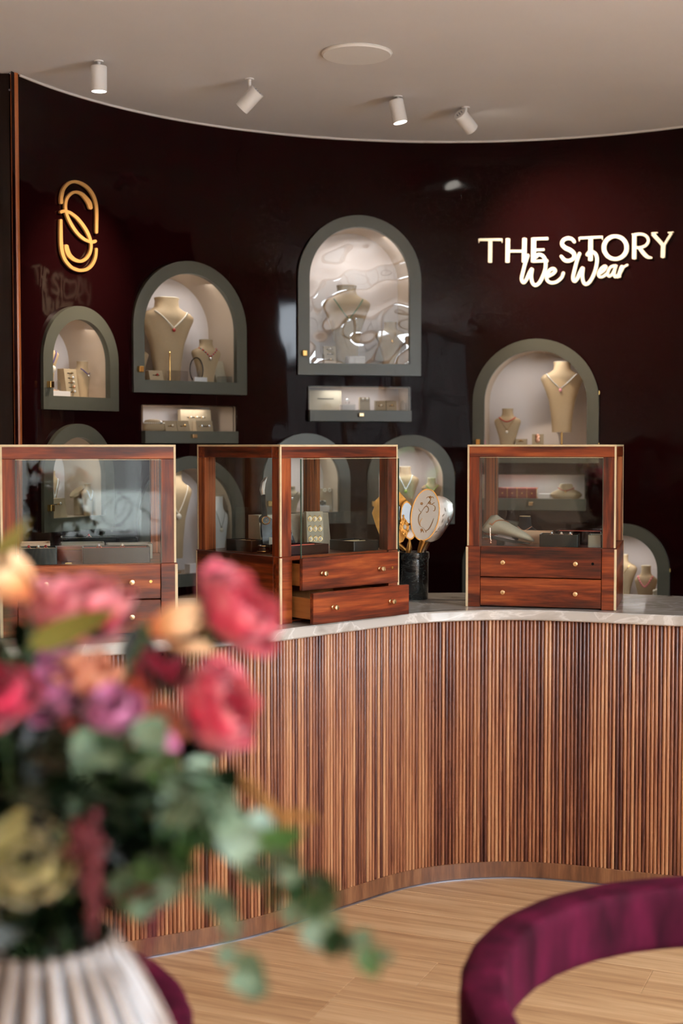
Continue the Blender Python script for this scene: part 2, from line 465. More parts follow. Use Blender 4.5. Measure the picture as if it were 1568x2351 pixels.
# cabinets in the wall: pixel bounds of the door frame -> chord on the curved wall
FW = 0.05
def cab(px0, px1, pyt, pyb, arch=True):
    pym = (pyt + pyb) / 2
    L, R_ = atWall(px0, pym), atWall(px1, pym)
    d = (R_ - L); d.z = 0
    w = d.length; u = d.normalized(); n = Vector((-u.y, u.x, 0))     # n points into the wall
    c = (L + R_) / 2
    pc = (px0 + px1) / 2
    t = lambda py: CAMZ + ray(pc, py).z * (c.dot(n) / ray(pc, py).dot(n))
    z1, z0 = t(pyt), t(pyb)
    return dict(o=Vector((c.x, c.y, z0)), u=u, n=n, w=w, h=z1 - z0, rz=math.atan2(u.y, u.x), arch=arch, phi=math.atan2(c.x - WCX, c.y - WCY))
def c_world(c, x, y, z): return c['o'] + c['u'] * x + c['n'] * y + Vector((0, 0, z))
def c_px(c, px, py, y):                      # local x, z of a pixel on the plane local y
    d = ray(px, py); cam0 = Vector((0, 0, CAMZ))
    t = (c['o'] + c['n'] * y - cam0).dot(c['n']) / d.dot(c['n'])
    p = cam0 + d * t - c['o']
    return p.dot(c['u']), p.z
def arch_pts(w, h, n=20, z0=0.0, rc=0.0):
    r = w / 2
    pts = [(-r, z0), (r, z0)]
    for k in range(n + 1):
        a = PI * k / n
        pts.append((r * math.cos(a), h - r + r * math.sin(a)))
    return pts
def rrect_pts(w, z0, z1, r=0.006):
    pts = []
    for cx, cz, a0 in ((w / 2 - r, z1 - r, 0), (-w / 2 + r, z1 - r, 90), (-w / 2 + r, z0 + r, 180), (w / 2 - r, z0 + r, 270)):
        for k in range(4):
            a = math.radians(a0 + 30 * k); pts.append((cx + r * math.cos(a), cz + r * math.sin(a)))
    return pts
CAB = {
 'a1': cab(93, 266, 703, 942), 'a2': cab(302, 562, 600, 904), 'a3': cab(683, 965, 495, 862), 'a4': cab(1086, 1375, 778, 1063),
 'a5': cab(94, 256, 973, 1217), 'a6': cab(316, 558, 1047, 1345), 'a7': cab(602, 802, 995, 1203), 'a8': cab(843, 1043, 998, 1203),
 'a9': cab(1328, 1538, 1202, 1440), 'a10': cab(1062, 1268, 1195, 1440),
 'r1': cab(323, 538, 930, 1018, False), 'r2': cab(706, 941, 887, 968, False), 'r3': cab(1099, 1345, 1088, 1171, False)}
def hole_pts(c):
    if c['arch']: return [(x, z) for x, z in arch_pts(c['w'] - 2 * FW + 0.02, c['h'] - FW + 0.01, 20, FW - 0.01)]
    return rrect_pts(c['w'] - 0.012, 0.004, c['h'] - 0.004)
# curved wall sheet with the openings cut out (constrained triangulation in arc length / height)
V2, E2, holes = [], [], []
def addloop(pts):
    o = len(V2); V2.extend(Vector(p) for p in pts); n = len(pts)
    E2.extend((o + i, o + (i + 1) % n) for i in range(n))
S0, S1 = WR * (PHI0 - 0.03), WR * PHI1
nseg = 110
for k in range(nseg + 1):
    s_ = S0 + (S1 - S0) * k / nseg
    o = len(V2); V2 += [Vector((s_, 0)), Vector((s_, ZC))]; E2.append((o, o + 1))
E2 += [(0, len(V2) - 2), (1, len(V2) - 1)]
for c in CAB.values():
    hp = []
    for x, z in hole_pts(c):
        hp.append((WR * (c['phi'] + math.asin(x / WR)), c['o'].z + z))
    holes.append(hp); addloop(hp)
def inside(p, poly):
    r = False; n = len(poly)
    for i in range(n):
        a, b_ = poly[i], poly[i - 1]
        if (a[1] > p[1]) != (b_[1] > p[1]) and p[0] < (b_[0] - a[0]) * (p[1] - a[1]) / (b_[1] - a[1]) + a[0]: r = not r
    return r
res = geometry.delaunay_2d_cdt(V2, E2, [], 0, 1e-5)
vs2, fs2 = res[0], res[2]
F = []
for f in fs2:
    cc = sum((vs2[i] for i in f), Vector((0, 0))) / 3
    if not any(inside(cc, h) for h in holes): F.append(tuple(f))
me = bpy.data.meshes.new('wall_back')
me.from_pydata([wallpt(v.x / WR, v.y) for v in vs2], [], F)
me.update()
bm = bmesh.new(); bm.from_mesh(me)
for f in bm.faces:
    cc = f.calc_center_median()
    if f.normal.dot(Vector((WCX - cc.x, WCY - cc.y, 0))) < 0: f.normal_flip()
bm.to_mesh(me); bm.free()
for p in me.polygons: p.use_smooth = True
me.normals_split_custom_set_from_vertices([Vector((WCX - v.co.x, WCY - v.co.y, 0)).normalized() for v in me.vertices])
struct(obj('wall_back', me, 'lacquer'), 'glossy burgundy-black lacquered curved wall behind the counter')
# white shadow-line trim where the wall meets the ceiling
mb = MB()
rings = []
for k in range(61):
    ph = PHI0 + (PHI1 - PHI0) * k / 60
    rings.append([wallpt(ph, ZC - 0.007, WR - 0.006), wallpt(ph, ZC - 0.007, WR), wallpt(ph, ZC, WR), wallpt(ph, ZC, WR - 0.006)])
struct(obj('trim_1', mb.loft(rings), 'white_paint'), 'thin white line along the top of the curved wall')
# dark wood pilaster panel at the left end of the wall
py0 = pw0.y - 0.02
struct(obj('wall_left', MB().box(XL, pw0.x - 0.028, py0, py0 + 0.25, 0, ZC, 0.004), 'pilaster'), 'dark walnut wall panel at the left end of the curved wall')
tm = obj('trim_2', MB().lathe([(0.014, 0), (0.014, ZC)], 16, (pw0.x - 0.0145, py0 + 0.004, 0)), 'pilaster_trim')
struct(tm, 'rounded walnut edge of the wall panel, its lit orange put into the colour')
obj('screw', MB().ball((pw0.x - 0.028, py0 - 0.008, ZC - 0.06), 0.004), 'steel', tm)
struct(obj('wall_side', MB().box(XL - 0.1, XL, YR, 6.3, 0, ZC), 'side_wall'), 'plain plaster side wall of the shop')
struct(obj('wall_end', MB().box(pw1.x, XR, pw1.y, pw1.y + 0.12, 0, ZC), 'side_wall'), 'plaster wall beyond the curved wall')
# window walls (beside and behind the viewpoint)
mb = MB().box(XR, XR + 0.12, YR, -3.6, 0, ZC).box(XR, XR + 0.12, -0.1, 0.1, 0, ZC).box(XR, XR + 0.12, 2.6, 6.3, 0, ZC)
for a, b_ in ((-3.6, -0.1), (0.1, 2.6)): mb.box(XR, XR + 0.12, a, b_, 0, 0.15).box(XR, XR + 0.12, a, b_, 2.65, ZC)
struct(obj('wall_right', mb, 'side_wall'), 'plaster wall with two large shop windows')
mb = MB().box(XL, 0.4, YR - 0.12, YR, 0, ZC).box(3.1, XR, YR - 0.12, YR, 0, ZC).box(0.4, 3.1, YR - 0.12, YR, 0, 0.6).box(0.4, 3.1, YR - 0.12, YR, 2.65, ZC)
struct(obj('wall_front', mb, 'side_wall'), 'street-side wall with the shop front window')
def window(n, along, a, b_, pos, cuts, label, zb=0.15):
    f = MB(); g = MB(); t = 0.03
    def bx(m, u0, u1, z0, z1, d0, d1):
        if along == 'y': m.box(pos + d0, pos + d1, u0, u1, z0, z1)
        else: m.box(u0, u1, -(-pos + d1), -(-pos + d0), z0, z1)
    for u in [a] + cuts + [b_ - 2 * t]: bx(f, u, u + 2 * t, zb, 2.65, 0.03, 0.09)
    bx(f, a, b_, zb, zb + 0.06, 0.03, 0.09); bx(f, a, b_, 2.59, 2.65, 0.03, 0.09); bx(f, a, b_, 2.05, 2.1, 0.03, 0.09)
    o = struct(obj('window_%d' % n, f, 'window_frame', smooth=False), label)
    ed = [a] + cuts + [b_]
    for i in range(len(ed) - 1):
        g = MB(); bx(g, ed[i] + t, ed[i + 1] + t, zb + 0.03, 2.62, 0.055, 0.061)
        obj('pane', g, 'window_glass', o, smooth=False)
    return o
window(1, 'y', -3.6, -0.1, XR, [-2.4, -1.2], 'black-framed shop window in the plaster wall')
window(2, 'y', 0.1, 2.6, XR, [1.3], 'black-framed shop window nearer the counter')
w3 = window(3, 'x', 0.4, 3.1, YR, [2.0], 'black-framed shop front window behind the viewpoint', 0.6)
# white translucent film with looped line art on the shop front window
m, nt, b = newmat('white_window_film'); M['film'] = m
tl = N(nt, 'ShaderNodeBsdfTranslucent'); tl.inputs[0].default_value = srgb(235, 235, 232); mx_ = N(nt, 'ShaderNodeMixShader'); mx_.inputs[0].default_value = 0.92
b.inputs['Base Color'].default_value = srgb(235, 235, 232)
nt.links.new(b.outputs[0], mx_.inputs[1]); nt.links.new(tl.outputs[0], mx_.inputs[2]); nt.links.new(mx_.outputs[0], nt.nodes['Material Output'].inputs[0])
obj('white_film', MB().box(1.02, 1.96, YR - 0.04, YR - 0.038, 0.64, 1.04), 'film', w3, smooth=False)
for lp in ([(1.45, .98), (1.36, .9), (1.36, .8), (1.46, .75), (1.56, .8), (1.62, .92), (1.56, 1.0), (1.48, .95), (1.47, .85)], [(1.3, .96), (1.28, .88), (1.32, .8)], [(1.1, .92), (1.12, .8), (1.2, .73), (1.26, .76)], [(1.14, .92), (1.17, .83), (1.23, .8)], [(1.68, .92), (1.76, .86), (1.8, .8), (1.9, .78), (1.95, .82)], [(1.5, .7), (1.56, .69), (1.6, .71)]):
    obj('line_art', MB().tube(catmull([(x, YR - 0.036, z) for x, z in lp], 6), 0.007, 6), 'black', w3)
struct(obj('facade_outside', MB().box(-14, 16, -12.5, -12, -0.14, 3.6), 'facade'), 'unseen street wall added across from the shop front to dim window reflections')  # unseen facades, added to dim the windows' reflections in the lacquer wall
struct(obj('facade_outside', MB().box(13, 13.5, -12, 14, -0.14, 3.2), 'facade'), 'unseen street wall added across from the side windows to dim their reflections')
for hx, hw, hl in ((-0.4, 1.0, 'narrower'), (3.9, 1.3, 'broader')):
    hb = MB().ball((0, 0, 0.75), 1.0, 16, 10, 0.95)
    hb.v = [Vector((v.x * hw * (1 + 0.12 * math.sin(v.z * 9 + v.x * 7)), v.y * 0.5, v.z * 0.8 + 0.02)) for v in hb.v]
    tag(obj('street_bush', hb, 'hedge', None, (hx, -6.6, -0.14)), hl + ' green street bush outside the shop front window', 'bush', 'bushes outside the shop front')
struct(obj('ground_outside', MB().box(-14, 16, -16, 14, -0.3, -0.14), 'pavement'), 'grey pavement outside the shop windows')

# ------------------------------------------------------------------ counter
ZT, ZB = 0.913, 0.878
fp = [atZ(x, y, ZB) for x, y in ((19, 1515.5), (140, 1511), (262, 1505), (421, 1493.5), (604, 1478), (700, 1464.5), (811, 1449.7), (943.6, 1432.5), (1054, 1426), (1182, 1423.6), (1309, 1427), (1436, 1433), (1568, 1439))]
front = [Vector((p.x, p.y, 0)) for p in fp]
front = [Vector((-1.9, 3.83, 0)), Vector((-1.35, 3.80, 0))] + front + [Vector((1.42, 4.36, 0)), Vector((1.75, 4.05, 0))]
def resample(P, step):
    out = [P[0].copy()]; acc = 0.0
    for i in range(len(P) - 1):
        a, b_ = P[i], P[i + 1]; L = (b_ - a).length
        while acc + step <= 0 or (step - acc) <= L:
            t = (step - acc) / L
            a = a.lerp(b_, t); L = (b_ - a).length; out.append(a.copy()); acc = 0.0
        acc += L
    return out
fc = resample(catmull(front, 12), 0.02)
for _ in range(30): fc = [fc[0]] + [(fc[i - 1] + fc[i] * 2 + fc[i + 1]) / 4 for i in range(1, len(fc) - 1)] + [fc[-1]]
def normals2(P):
    out = []
    for i in range(len(P)):
        t = (P[min(i + 1, len(P) - 1)] - P[max(i - 1, 0)]).normalized(); out.append(Vector((-t.y, t.x, 0)))
    return out
def offset(P, d):
    return [p + n * d for p, n in zip(P, normals2(P))]
bk = catmull([(-1.9, 4.74, 0), (-1.3, 4.86, 0), (-0.6, 4.975, 0), (0.0, 5.11, 0), (0.36, 5.165, 0), (0.85, 5.15, 0), (1.2, 5.07, 0), (1.6, 4.84, 0), (1.95, 4.55, 0)], 12)
def along(P, n):
    L = [0]
    for i in range(1, len(P)): L.append(L[-1] + (P[i] - P[i - 1]).length)
    out = []; j = 0
    for k in range(n):
        s_ = L[-1] * k / (n - 1)
        while j < len(P) - 2 and L[j + 1] < s_: j += 1
        out.append(P[j].lerp(P[j + 1], min(1, max(0, (s_ - L[j]) / max(1e-9, L[j + 1] - L[j])))))
    return out
def slab(fr, bkk, prof, n=120):
    # prof: list of (offset inwards of the front edge, z) from bottom to top along the front
    fr, bb = along(fr, n), along(bkk, n)
    nn = normals2(fr)
    rings = []
    for i in range(n):
        r = [fr[i] + nn[i] * d + Vector((0, 0, z)) for d, z in prof]
        r += [bb[i] + Vector((0, 0, prof[-1][1])), bb[i] + Vector((0, 0, prof[0][1]))]
        rings.append(r)
    return MB().loft(rings)
tag(obj('stone_worktop', slab(fc, bk, [(0.004, ZB), (0, ZB + 0.004), (0, ZT - 0.004), (0.004, ZT)]), 'stone'), 'grey-white veined marble worktop on the curved fluted counter', 'worktop')
ctr = thing('fluted_counter', 'curved counter fronted with vertical walnut rods under the marble worktop', 'counter', (0.2, 4.8, 0))
off0 = Vector((0.2, 4.8, 0))
rodc = offset(fc, 0.026)
PZ = 0.056
body = slab(offset(fc, 0.029), [p + Vector((0, -0.03, 0)) for p in bk], [(0, 0.0), (0, ZB)])
obj('carcass', body.xf(Matrix.Translation(-off0)), 'pilaster', ctr)
pl = offset(fc, 0.019)
obj('plinth', slab(pl, offset(fc, 0.0285), [(0, 0.004), (0, PZ - 0.002), (0.002, PZ)]).xf(Matrix.Translation(-off0)), 'plinth', ctr)
obj('steel_strip', slab(offset(fc, 0.012), offset(fc, 0.0285), [(0, 0.0), (0, 0.003), (0.001, 0.004)]).xf(Matrix.Translation(-off0)), 'steel', ctr)
RP = 0.0126
rme = MB().lathe([(0.0056, PZ), (0.0061, PZ + 0.001), (0.0061, ZB - 0.001), (0.0056, ZB)], 12).mesh('rod', True)
rme.materials.append(M['rod'])
rods = resample(rodc, RP)
rods = [p for p in rods if -1.02 < p.x < 1.30]
for p in rods:
    obj('rod', rme, None, ctr, p - off0, rnd.uniform(0, 6.28))

# ------------------------------------------------------------------ glass display cases on the counter
CW, CD, CH, BH = 0.495, 0.43, 0.55, 0.207
kme = MB().lathe([(0.0065, 0), (0.0065, 0.002), (0.004, 0.004), (0.0035, 0.009), (0.006, 0.012), (0.009, 0.015), (0.0092, 0.018), (0.0075, 0.0215), (0.003, 0.0225)], 14).xf(Matrix.Rotation(PI / 2, 4, 'X')).mesh('knob', True)
kme.materials.append(M['champagne'])
def display_case(ax, ay, deg, label, out_up=0.0, out_low=0.0, lock='brass'):
    t = thing('display_case', label, 'display case', (ax, ay, ZT), math.radians(deg), 'walnut and glass display cases on the counter')
    W_, D, e = CW, CD, 0.004
    pw = 0.044
    # base
    for x0, x1, nm in ((-e, 0.016, 'side_panel'), (W_ - 0.016, W_ + e, 'side_panel')):
        obj(nm, MB().box(x0, x1, 0.03, D + e, 0.001, BH, 0.001), 'case_y', t)
    for x0 in (-e, W_ - pw):
        obj('stile', MB().box(x0, x0 + pw + e, -e, 0.03, 0.001, BH, 0.001), 'case_h', t)
    obj('back_panel', MB().box(0.016, W_ - 0.016, D - 0.012, D + e, 0.001, BH, 0.001), 'case_h', t)
    obj('deck', MB().box(0.016, W_ - 0.016, 0.004, D - 0.012, BH - 0.013, BH, 0.001), 'case_h', t)
    obj('bottom_panel', MB().box(0.016, W_ - 0.016, 0.03, D - 0.012, 0.001, 0.006), 'case_h', t)
    for x in (-e - 0.0005, W_ + e + 0.0005):
        sx = 1 if x < 0 else -1
        lo, hi = sorted((x, x + sx * 0.008))
        obj('corner_inlay', MB().box(lo, hi, -e - 0.0008, 0.002, 0.001, BH - 0.003, 0.0005), 'inlay', t)
        obj('corner_inlay', MB().box(lo, hi, D - 0.002, D + e + 0.0008, 0.001, BH - 0.003, 0.0005), 'inlay', t)
    # upper frame
    H = CH; pd = 0.04
    for (x0, y0) in ((0, 0), (W_ - pw, 0), (0, D - pd), (W_ - pw, D - pd)):
        obj('post', MB().box(x0, x0 + pw, y0, y0 + pd, BH, H - 0.0405, 0.001), 'case_v' if y0 == 0 else 'zebra', t)
    for y0 in (0, D - pd):
        obj('top_rail', MB().box(0.0, W_, y0, y0 + pd, H - 0.04, H, 0.001), 'case_h', t)
    for x0 in (0, W_ - pw):
        obj('top_rail', MB().box(x0, x0 + pw, pd, D - pd, H - 0.04, H, 0.001), 'case_y', t)
    i = 0.0055
    for y0, y1 in ((-0.0008, i), (D - i, D + 0.0008)):
        obj('edge_inlay', MB().box(-0.0008, W_ + 0.0008, y0, y1, H - 0.0055, H + 0.0008, 0.0004), 'inlay', t)
        for x0, x1 in ((-0.0008, i), (W_ - i, W_ + 0.0008)):
            obj('edge_inlay', MB().box(x0, x1, y0, y1, BH + 0.001, H - 0.0056, 0.0004), 'inlay', t)
    for x0, x1 in ((-0.0008, i), (W_ - i, W_ + 0.0008)):
        obj('edge_inlay', MB().box(x0, x1, i, D - i, H - 0.0055, H + 0.0008, 0.0004), 'inlay', t)
    # panes
    gx0, gx1 = 0.016, W_ - 0.016
    for x0 in (gx0, gx1 - 0.004):
        obj('glass_pane', MB().box(x0, x0 + 0.004, pd + 0.001, D - pd - 0.001, BH + 0.0005, H - 0.041), 'glass', t, smooth=False)
    obj('glass_pane', MB().box(pw + 0.001, W_ - pw - 0.001, D - 0.02, D - 0.016, BH + 0.0005, H - 0.041), 'glass', t, smooth=False)
    obj('glass_top', MB().box(pw + 0.001, W_ - pw - 0.001, pd + 0.001, D - pd - 0.001, H - 0.02, H - 0.015), 'glass', t, smooth=False)
    # drawers
    dx0, dx1 = pw + 0.0015, W_ - pw - 0.0015
    for z0, z1, out, up in ((0.006, 0.1015, out_low, False), (0.1045, 0.2045, out_up, True)):
        dr = obj('drawer', MB().box(dx0, dx1, -0.016, 0.0, z0, z1, 0.0012), 'case_h', t, (0, -out + 0.0135, 0))
        if not up: dr['label'] = 'lower walnut drawer'
        else: dr['label'] = 'upper walnut drawer carrying the front glass pane'
        bx = MB().box(dx0 + 0.012, dx0 + 0.021, 0, 0.34, z0 + 0.012, z1 - 0.02).box(dx1 - 0.021, dx1 - 0.012, 0, 0.34, z0 + 0.012, z1 - 0.02)
        bx.box(dx0 + 0.021, dx1 - 0.021, 0.331, 0.34, z0 + 0.012, z1 - 0.02).box(dx0 + 0.021, dx1 - 0.021, 0.0, 0.331, z0 + 0.012, z0 + 0.017)
        obj('drawer_box', bx, 'drawer_side', dr, smooth=False)
        for kx in (0.124, 0.366):
            obj('knob', kme, None, dr, (kx, -0.016, (z0 + z1) / 2))
        if up:
            obj('lock', MB().lathe([(0.0045, 0), (0.0045, 0.002)], 14).xf(Matrix.Translation((dx1 - 0.028, -0.0155, (z0 + z1) / 2)) @ Matrix.Rotation(PI / 2, 4, 'X')), lock, dr)
            g0, g1 = dx0 - 0.004, dx1 + 0.004
            gz = obj('glass_pane', MB().box(g0, g1, -0.014, -0.0095, z1, H - 0.041 - 0.002), 'glass', dr, smooth=False)
            obj('glass_edge', MB().box(g0, g0 + 0.0012, -0.0145, -0.009, z1, H - 0.043), 'glass_edge', dr, smooth=False)
            obj('glass_edge', MB().box(g1 - 0.0012, g1, -0.0145, -0.009, z1, H - 0.043), 'glass_edge', dr, smooth=False)
            obj('polished_edge', MB().box(g0, g1, -0.0145, -0.009, H - 0.043, H - 0.0418), 'inlay', dr, smooth=False)
    return t
case_r = display_case(0.428, 4.73, -14.5, 'closed display case beside the curved counter end, below the lit shop name', lock='black')
case_m = display_case(-0.187, 4.246, 41.5, 'display case turned corner-on with both drawers pulled out', out_up=0.05, out_low=0.10)
case_l = display_case(-0.966, 3.944, 12.0, 'display case behind the pink peonies reflecting a white panel')
# ------------------------------------------------------------------ wall cabinets
FL = FW - 0.003
def build_arch(key, label, depth=0.2, glass='door_glass', power=1.2, col=(1.0, 0.95, 0.9)):
    c = CAB[key]; w, h = c['w'], c['h']
    E = thing('arched_wall_cabinet', label, 'wall cabinet', c['o'], c['rz'], 'arched sage cabinets set in the curved wall')
    c['E'] = E; c['depth'] = depth
    obj('door_frame', MB().ring(arch_pts(w, h, 28), arch_pts(w - 2 * FW, h - FW, 28, FW), -0.014, 0.010), 'sage', E, angle=30)
    li = arch_pts(w - 2 * FW + 0.006, h - FW + 0.003, 28, FL)
    n = len(li)
    mb = MB(); mb.add([(x, 0.0, z) for x, z in li] + [(x, depth, z) for x, z in li], [(i, (i + 1) % n, n + (i + 1) % n, n + i) for i in range(n)])
    obj('niche_side', mb, 'niche_side', E, angle=60)
    mb = MB(); mb.prism(li, depth, depth + 0.01)
    obj('niche_back', mb, 'niche', E)
    obj('glass_pane', MB().prism(arch_pts(w - 2 * FW + 0.004, h - FW + 0.002, 28, FW - 0.002), -0.004, 0.0), glass, E, smooth=False)
    obj('door_pull', MB().box(-w / 2 + 0.016, -w / 2 + 0.036, -0.034, -0.013, FW + 0.028, FW + 0.052, 0.002), 'brass', E)
    for z in (0.07, h * 0.55): obj('hinge', MB().lathe([(0.0025, 0), (0.0025, 0.016)], 8, (w / 2 + 0.0005, 0.0, z)), 'brass', E)
    l = bpy.data.lights.new('cabinet_lamp', 'AREA'); l.shape = 'RECTANGLE'; l.size = w * 0.5; l.size_y = 0.05
    l.energy = power * 0.22; l.color = col
    lo = bpy.data.objects.new('cabinet_lamp', l); COL.objects.link(lo); lo.parent = E
    lo.location = (0, 0.035, h - FW - 0.03); lo.rotation_euler = (math.radians(4), 0, 0)
    return c
def build_rect(key, label, depth=0.18, power=0.8):
    c = CAB[key]; w, h = c['w'], c['h']; bh = h * 0.32
    E = thing('shelf_vitrine', label, 'wall cabinet', c['o'], c['rz'], 'flat glass vitrines set in the curved wall')
    c['E'] = E; c['depth'] = depth; c['bh'] = bh
    obj('drawer_front', MB().box(-w / 2 + 0.003, w / 2, -0.03, 0.012, 0, bh, 0.0015), 'sage', E)
    li = rrect_pts(w - 0.006, bh - 0.004, h - 0.002, 0.005); n = len(li)
    mb = MB(); mb.add([(x, -0.012, z) for x, z in li] + [(x, depth, z) for x, z in li], [(i, (i + 1) % n, n + (i + 1) % n, n + i) for i in range(n)])
    obj('niche_side', mb, 'niche_side', E)
    obj('niche_back', MB().prism(li, depth, depth + 0.01), 'niche', E)
    obj('glass_pane', MB().prism(rrect_pts(w, bh + 0.0005, h, 0.006), -0.020, -0.0165), 'door_glass', E, smooth=False)
    obj('door_pull', MB().box(-0.011, 0.011, -0.05, -0.029, bh * 0.42, bh * 0.42 + 0.016, 0.002), 'champagne', E)
    l = bpy.data.lights.new('cabinet_lamp', 'AREA'); l.shape = 'RECTANGLE'; l.size = w * 0.6; l.size_y = 0.02
    l.energy = power * 0.16; l.color = (1, 0.97, 0.95)
    lo = bpy.data.objects.new('cabinet_lamp', l); COL.objects.link(lo); lo.parent = E
    lo.location = (0, depth * 0.4, h - 0.006)
    return c
build_arch('a1', 'small arched cabinet with warm-lit top beside the walnut wall panel, upper one', power=0.8, col=(1, 0.9, 0.8))
build_arch('a2', 'arched cabinet holding a tall bust with a pearl necklace', power=1.6)
build_arch('a3', 'tallest arched cabinet in the centre, glass full of window reflections', glass='old_glass', power=2.2)
build_arch('a4', 'arched cabinet below the lit shop name, behind a display case top', power=1.1)
build_arch('a5', 'small arched cabinet seen through the display case behind the peonies', power=0.9)
build_arch('a6', 'arched cabinet in the gap between two display cases', power=0.6)
build_arch('a7', 'low arched cabinet behind the corner-on display case', power=0.9)
build_arch('a8', 'low arched cabinet behind the hand mirrors', power=1.0)
build_arch('a9', 'low arched cabinet at the far end of the worktop with a pink necklace', power=1.0)
build_arch('a10', 'low arched cabinet mostly hidden behind the closed display case', power=0.8)
build_rect('r1', 'glass vitrine below the pearl necklace cabinet')
build_rect('r2', 'glass vitrine below the tallest arched cabinet')
build_rect('r3', 'glass vitrine with a red book, seen through the closed display case')

# ------------------------------------------------------------------ jewellery makers
BUST = [(0, .50, .34), (.15, .54, .35), (.35, .66, .38), (.53, .84, .42), (.66, .985, .44), (.71, 1.0, .43), (.755, .93, .41), (.79, .72, .37), (.825, .50, .34), (.87, .42, .34), (.95, .40, .34), (1.0, .43, .36)]
TORSO = [(0, .46, .30), (.2, .50, .31), (.45, .62, .36), (.62, .82, .40), (.74, .99, .42), (.78, 1.0, .41), (.82, .86, .38), (.855, .58, .35), (.89, .42, .34), (.96, .39, .33), (1.0, .42, .35)]
class Bust: pass
def make_bust(world, rz, H, W_, label, prof=BUST, mat='linen', cut=0.0, cat='bust', group=None, name='necklace_bust'):
    b = Bust(); b.H, b.W, b.prof, b.rz = H, W_, prof, rz; b.o = Vector(world)
    t = thing(name, label, cat, world, rz, group); b.t = t
    rings = []
    for zf, hw, hd in prof:
        z = zf * H; r = []
        for k in range(28):
            a = 2 * PI * k / 28; cx, sy = math.cos(a), math.sin(a)
            e = 0.85
            x = hw * W_ / 2 * math.copysign(abs(cx) ** e, cx); y = hd * W_ / 2 * math.copysign(abs(sy) ** e, sy)
            tilt = 0.10 * H * (zf - 0.85) / 0.15 * (sy * hd) * 0.12 if zf > 0.9 else 0
            r.append((x, y, z + cut + tilt))
        rings.append(r)
    obj('torso', MB().loft(rings), mat, t, angle=50)
    nz = (prof[-1][1], prof[-1][2])
    obj('neck_cap', MB().lathe([(0.94, 0), (0.94, 0.0015), (0.9, 0.0025)], 28, (0, 0, H + cut - 0.0005), True, nz[0] * W_ / 2, nz[1] * W_ / 2), 'linen' if mat != 'linen' else 'greylinen', t)
    b.cut = cut
    return b
def bsurf(b, x, z):
    zf = max(0, min(1, (z - b.cut) / b.H)); P = b.prof
    for i in range(len(P) - 1):
        if P[i][0] <= zf <= P[i + 1][0]:
            t = (zf - P[i][0]) / (P[i + 1][0] - P[i][0]); break
    hw = (P[i][1] * (1 - t) + P[i + 1][1] * t) * b.W / 2; hd = (P[i][2] * (1 - t) + P[i + 1][2] * t) * b.W / 2
    return -hd * max(0.02, 1 - min(1, abs(x) / hw) ** 2.3) ** (1 / 2.3)
def necklace(b, label, zt=0.84, zc=0.55, a=0.42, p=1.2, r=0.002, n=60, mat='pearl', pend=None, pendr=0.006, mats=None, chain=False, group=None, sx=0.0):
    t = thing('necklace', label, 'necklace', b.o, b.rz, group)
    pts = []
    for k in range(n + 1):
        u = -1 + 2 * k / n
        x = a * b.W / 2 * u + sx * (1 - u * u); z = b.cut + b.H * (zc + (zt - zc) * abs(u) ** p)
        pts.append(Vector((x, bsurf(b, x, z) - r * 1.05, z)))
    if chain:
        obj('chain', MB().tube(pts, r * 0.6, 6), mat, t)
    elif mats:
        for j, mm in enumerate(mats):
            mb = MB()
            for k, q in enumerate(pts):
                if k % len(mats) == j: mb.ball(q, r, 7, 5)
            obj('bead_string', mb, mm, t)
    else:
        mb = MB()
        for q in pts: mb.ball(q, r, 7, 5)
        obj('bead_string', mb, mat, t)
    if pend:
        q = pts[n // 2] + Vector((0, -pendr * 0.4, -pendr * 1.1))
        p_ = obj('pendant', MB().ball(q, pendr, 10, 7, 1.1), pend, t)
        obj('bail', MB().tube([q + Vector((0.35 * pendr * math.cos(a_), -0.1 * pendr, pendr * 1.25 + 0.35 * pendr * math.sin(a_))) for a_ in [2 * PI * i / 10 for i in range(10)]], 0.0008, 5, True), 'brass', p_)
    return t
def ring_at(world, rz, label, stone='pearl', metal='brass', r=0.0085, sr=0.0045, group='rings on display stands', tilt=0.0):
    tor = MB().tube([(r * math.cos(a), 0, r + r * math.sin(a)) for a in [2 * PI * i / 18 for i in range(18)]], 0.0014, 6, True)
    o = obj('ring', tor, metal, None, world, rz); o.rotation_euler = (tilt, 0, rz)
    tag(o, label, 'ring', group)
    obj('gem', MB().ball((0, 0, 2 * r + sr * 0.5), sr, 10, 6), stone, o)
    return o
def slant(world, rz, w, h, d, label, mat='suede', name='ring_stand', cat='jewellery stand', slots=(), slope=0.35, group=None, slotw=0.5):
    # wedge block: sloping front face, slots are heights (fraction) of dark slits
    t = thing(name, label, cat, world, rz, group)
    pr = [(0, 0), (d, 0), (d, h), (d * slope, h)]      # y, z ; front foot at y=0
    obj('block', MB().prism([(y, z) for y, z in pr], -w / 2, w / 2, 'x'), mat, t, smooth=False)
    for s_ in slots:
        y = d * slope * s_; z = h * s_
        obj('slot', MB().box(-w * slotw / 2, w * slotw / 2, y - 0.0012, y + 0.001, z - 0.0016, z + 0.0016), 'darkfelt', t, smooth=False)
    t['dims'] = 0; del t['dims']
    return t
def cpl(key, px, py, y): return c_px(CAB[key], px, py, y)
def cw(key, x, y, z): return c_world(CAB[key], x, y, z)
def bust_in(key, px0, px1, pyt, y, label, prof=BUST, floor=FL, drz=0.0, cut=0.0, mat='linen', H=None):
    c = CAB[key]
    xa, zt = cpl(key, px0, pyt, y); xb, _ = cpl(key, px1, pyt, y)
    h = (zt - floor - cut) if H is None else H
    return make_bust(cw(key, (xa + xb) / 2, y, floor + 0.0005), c['rz'] + drz, h, xb - xa, label, prof, mat, cut)
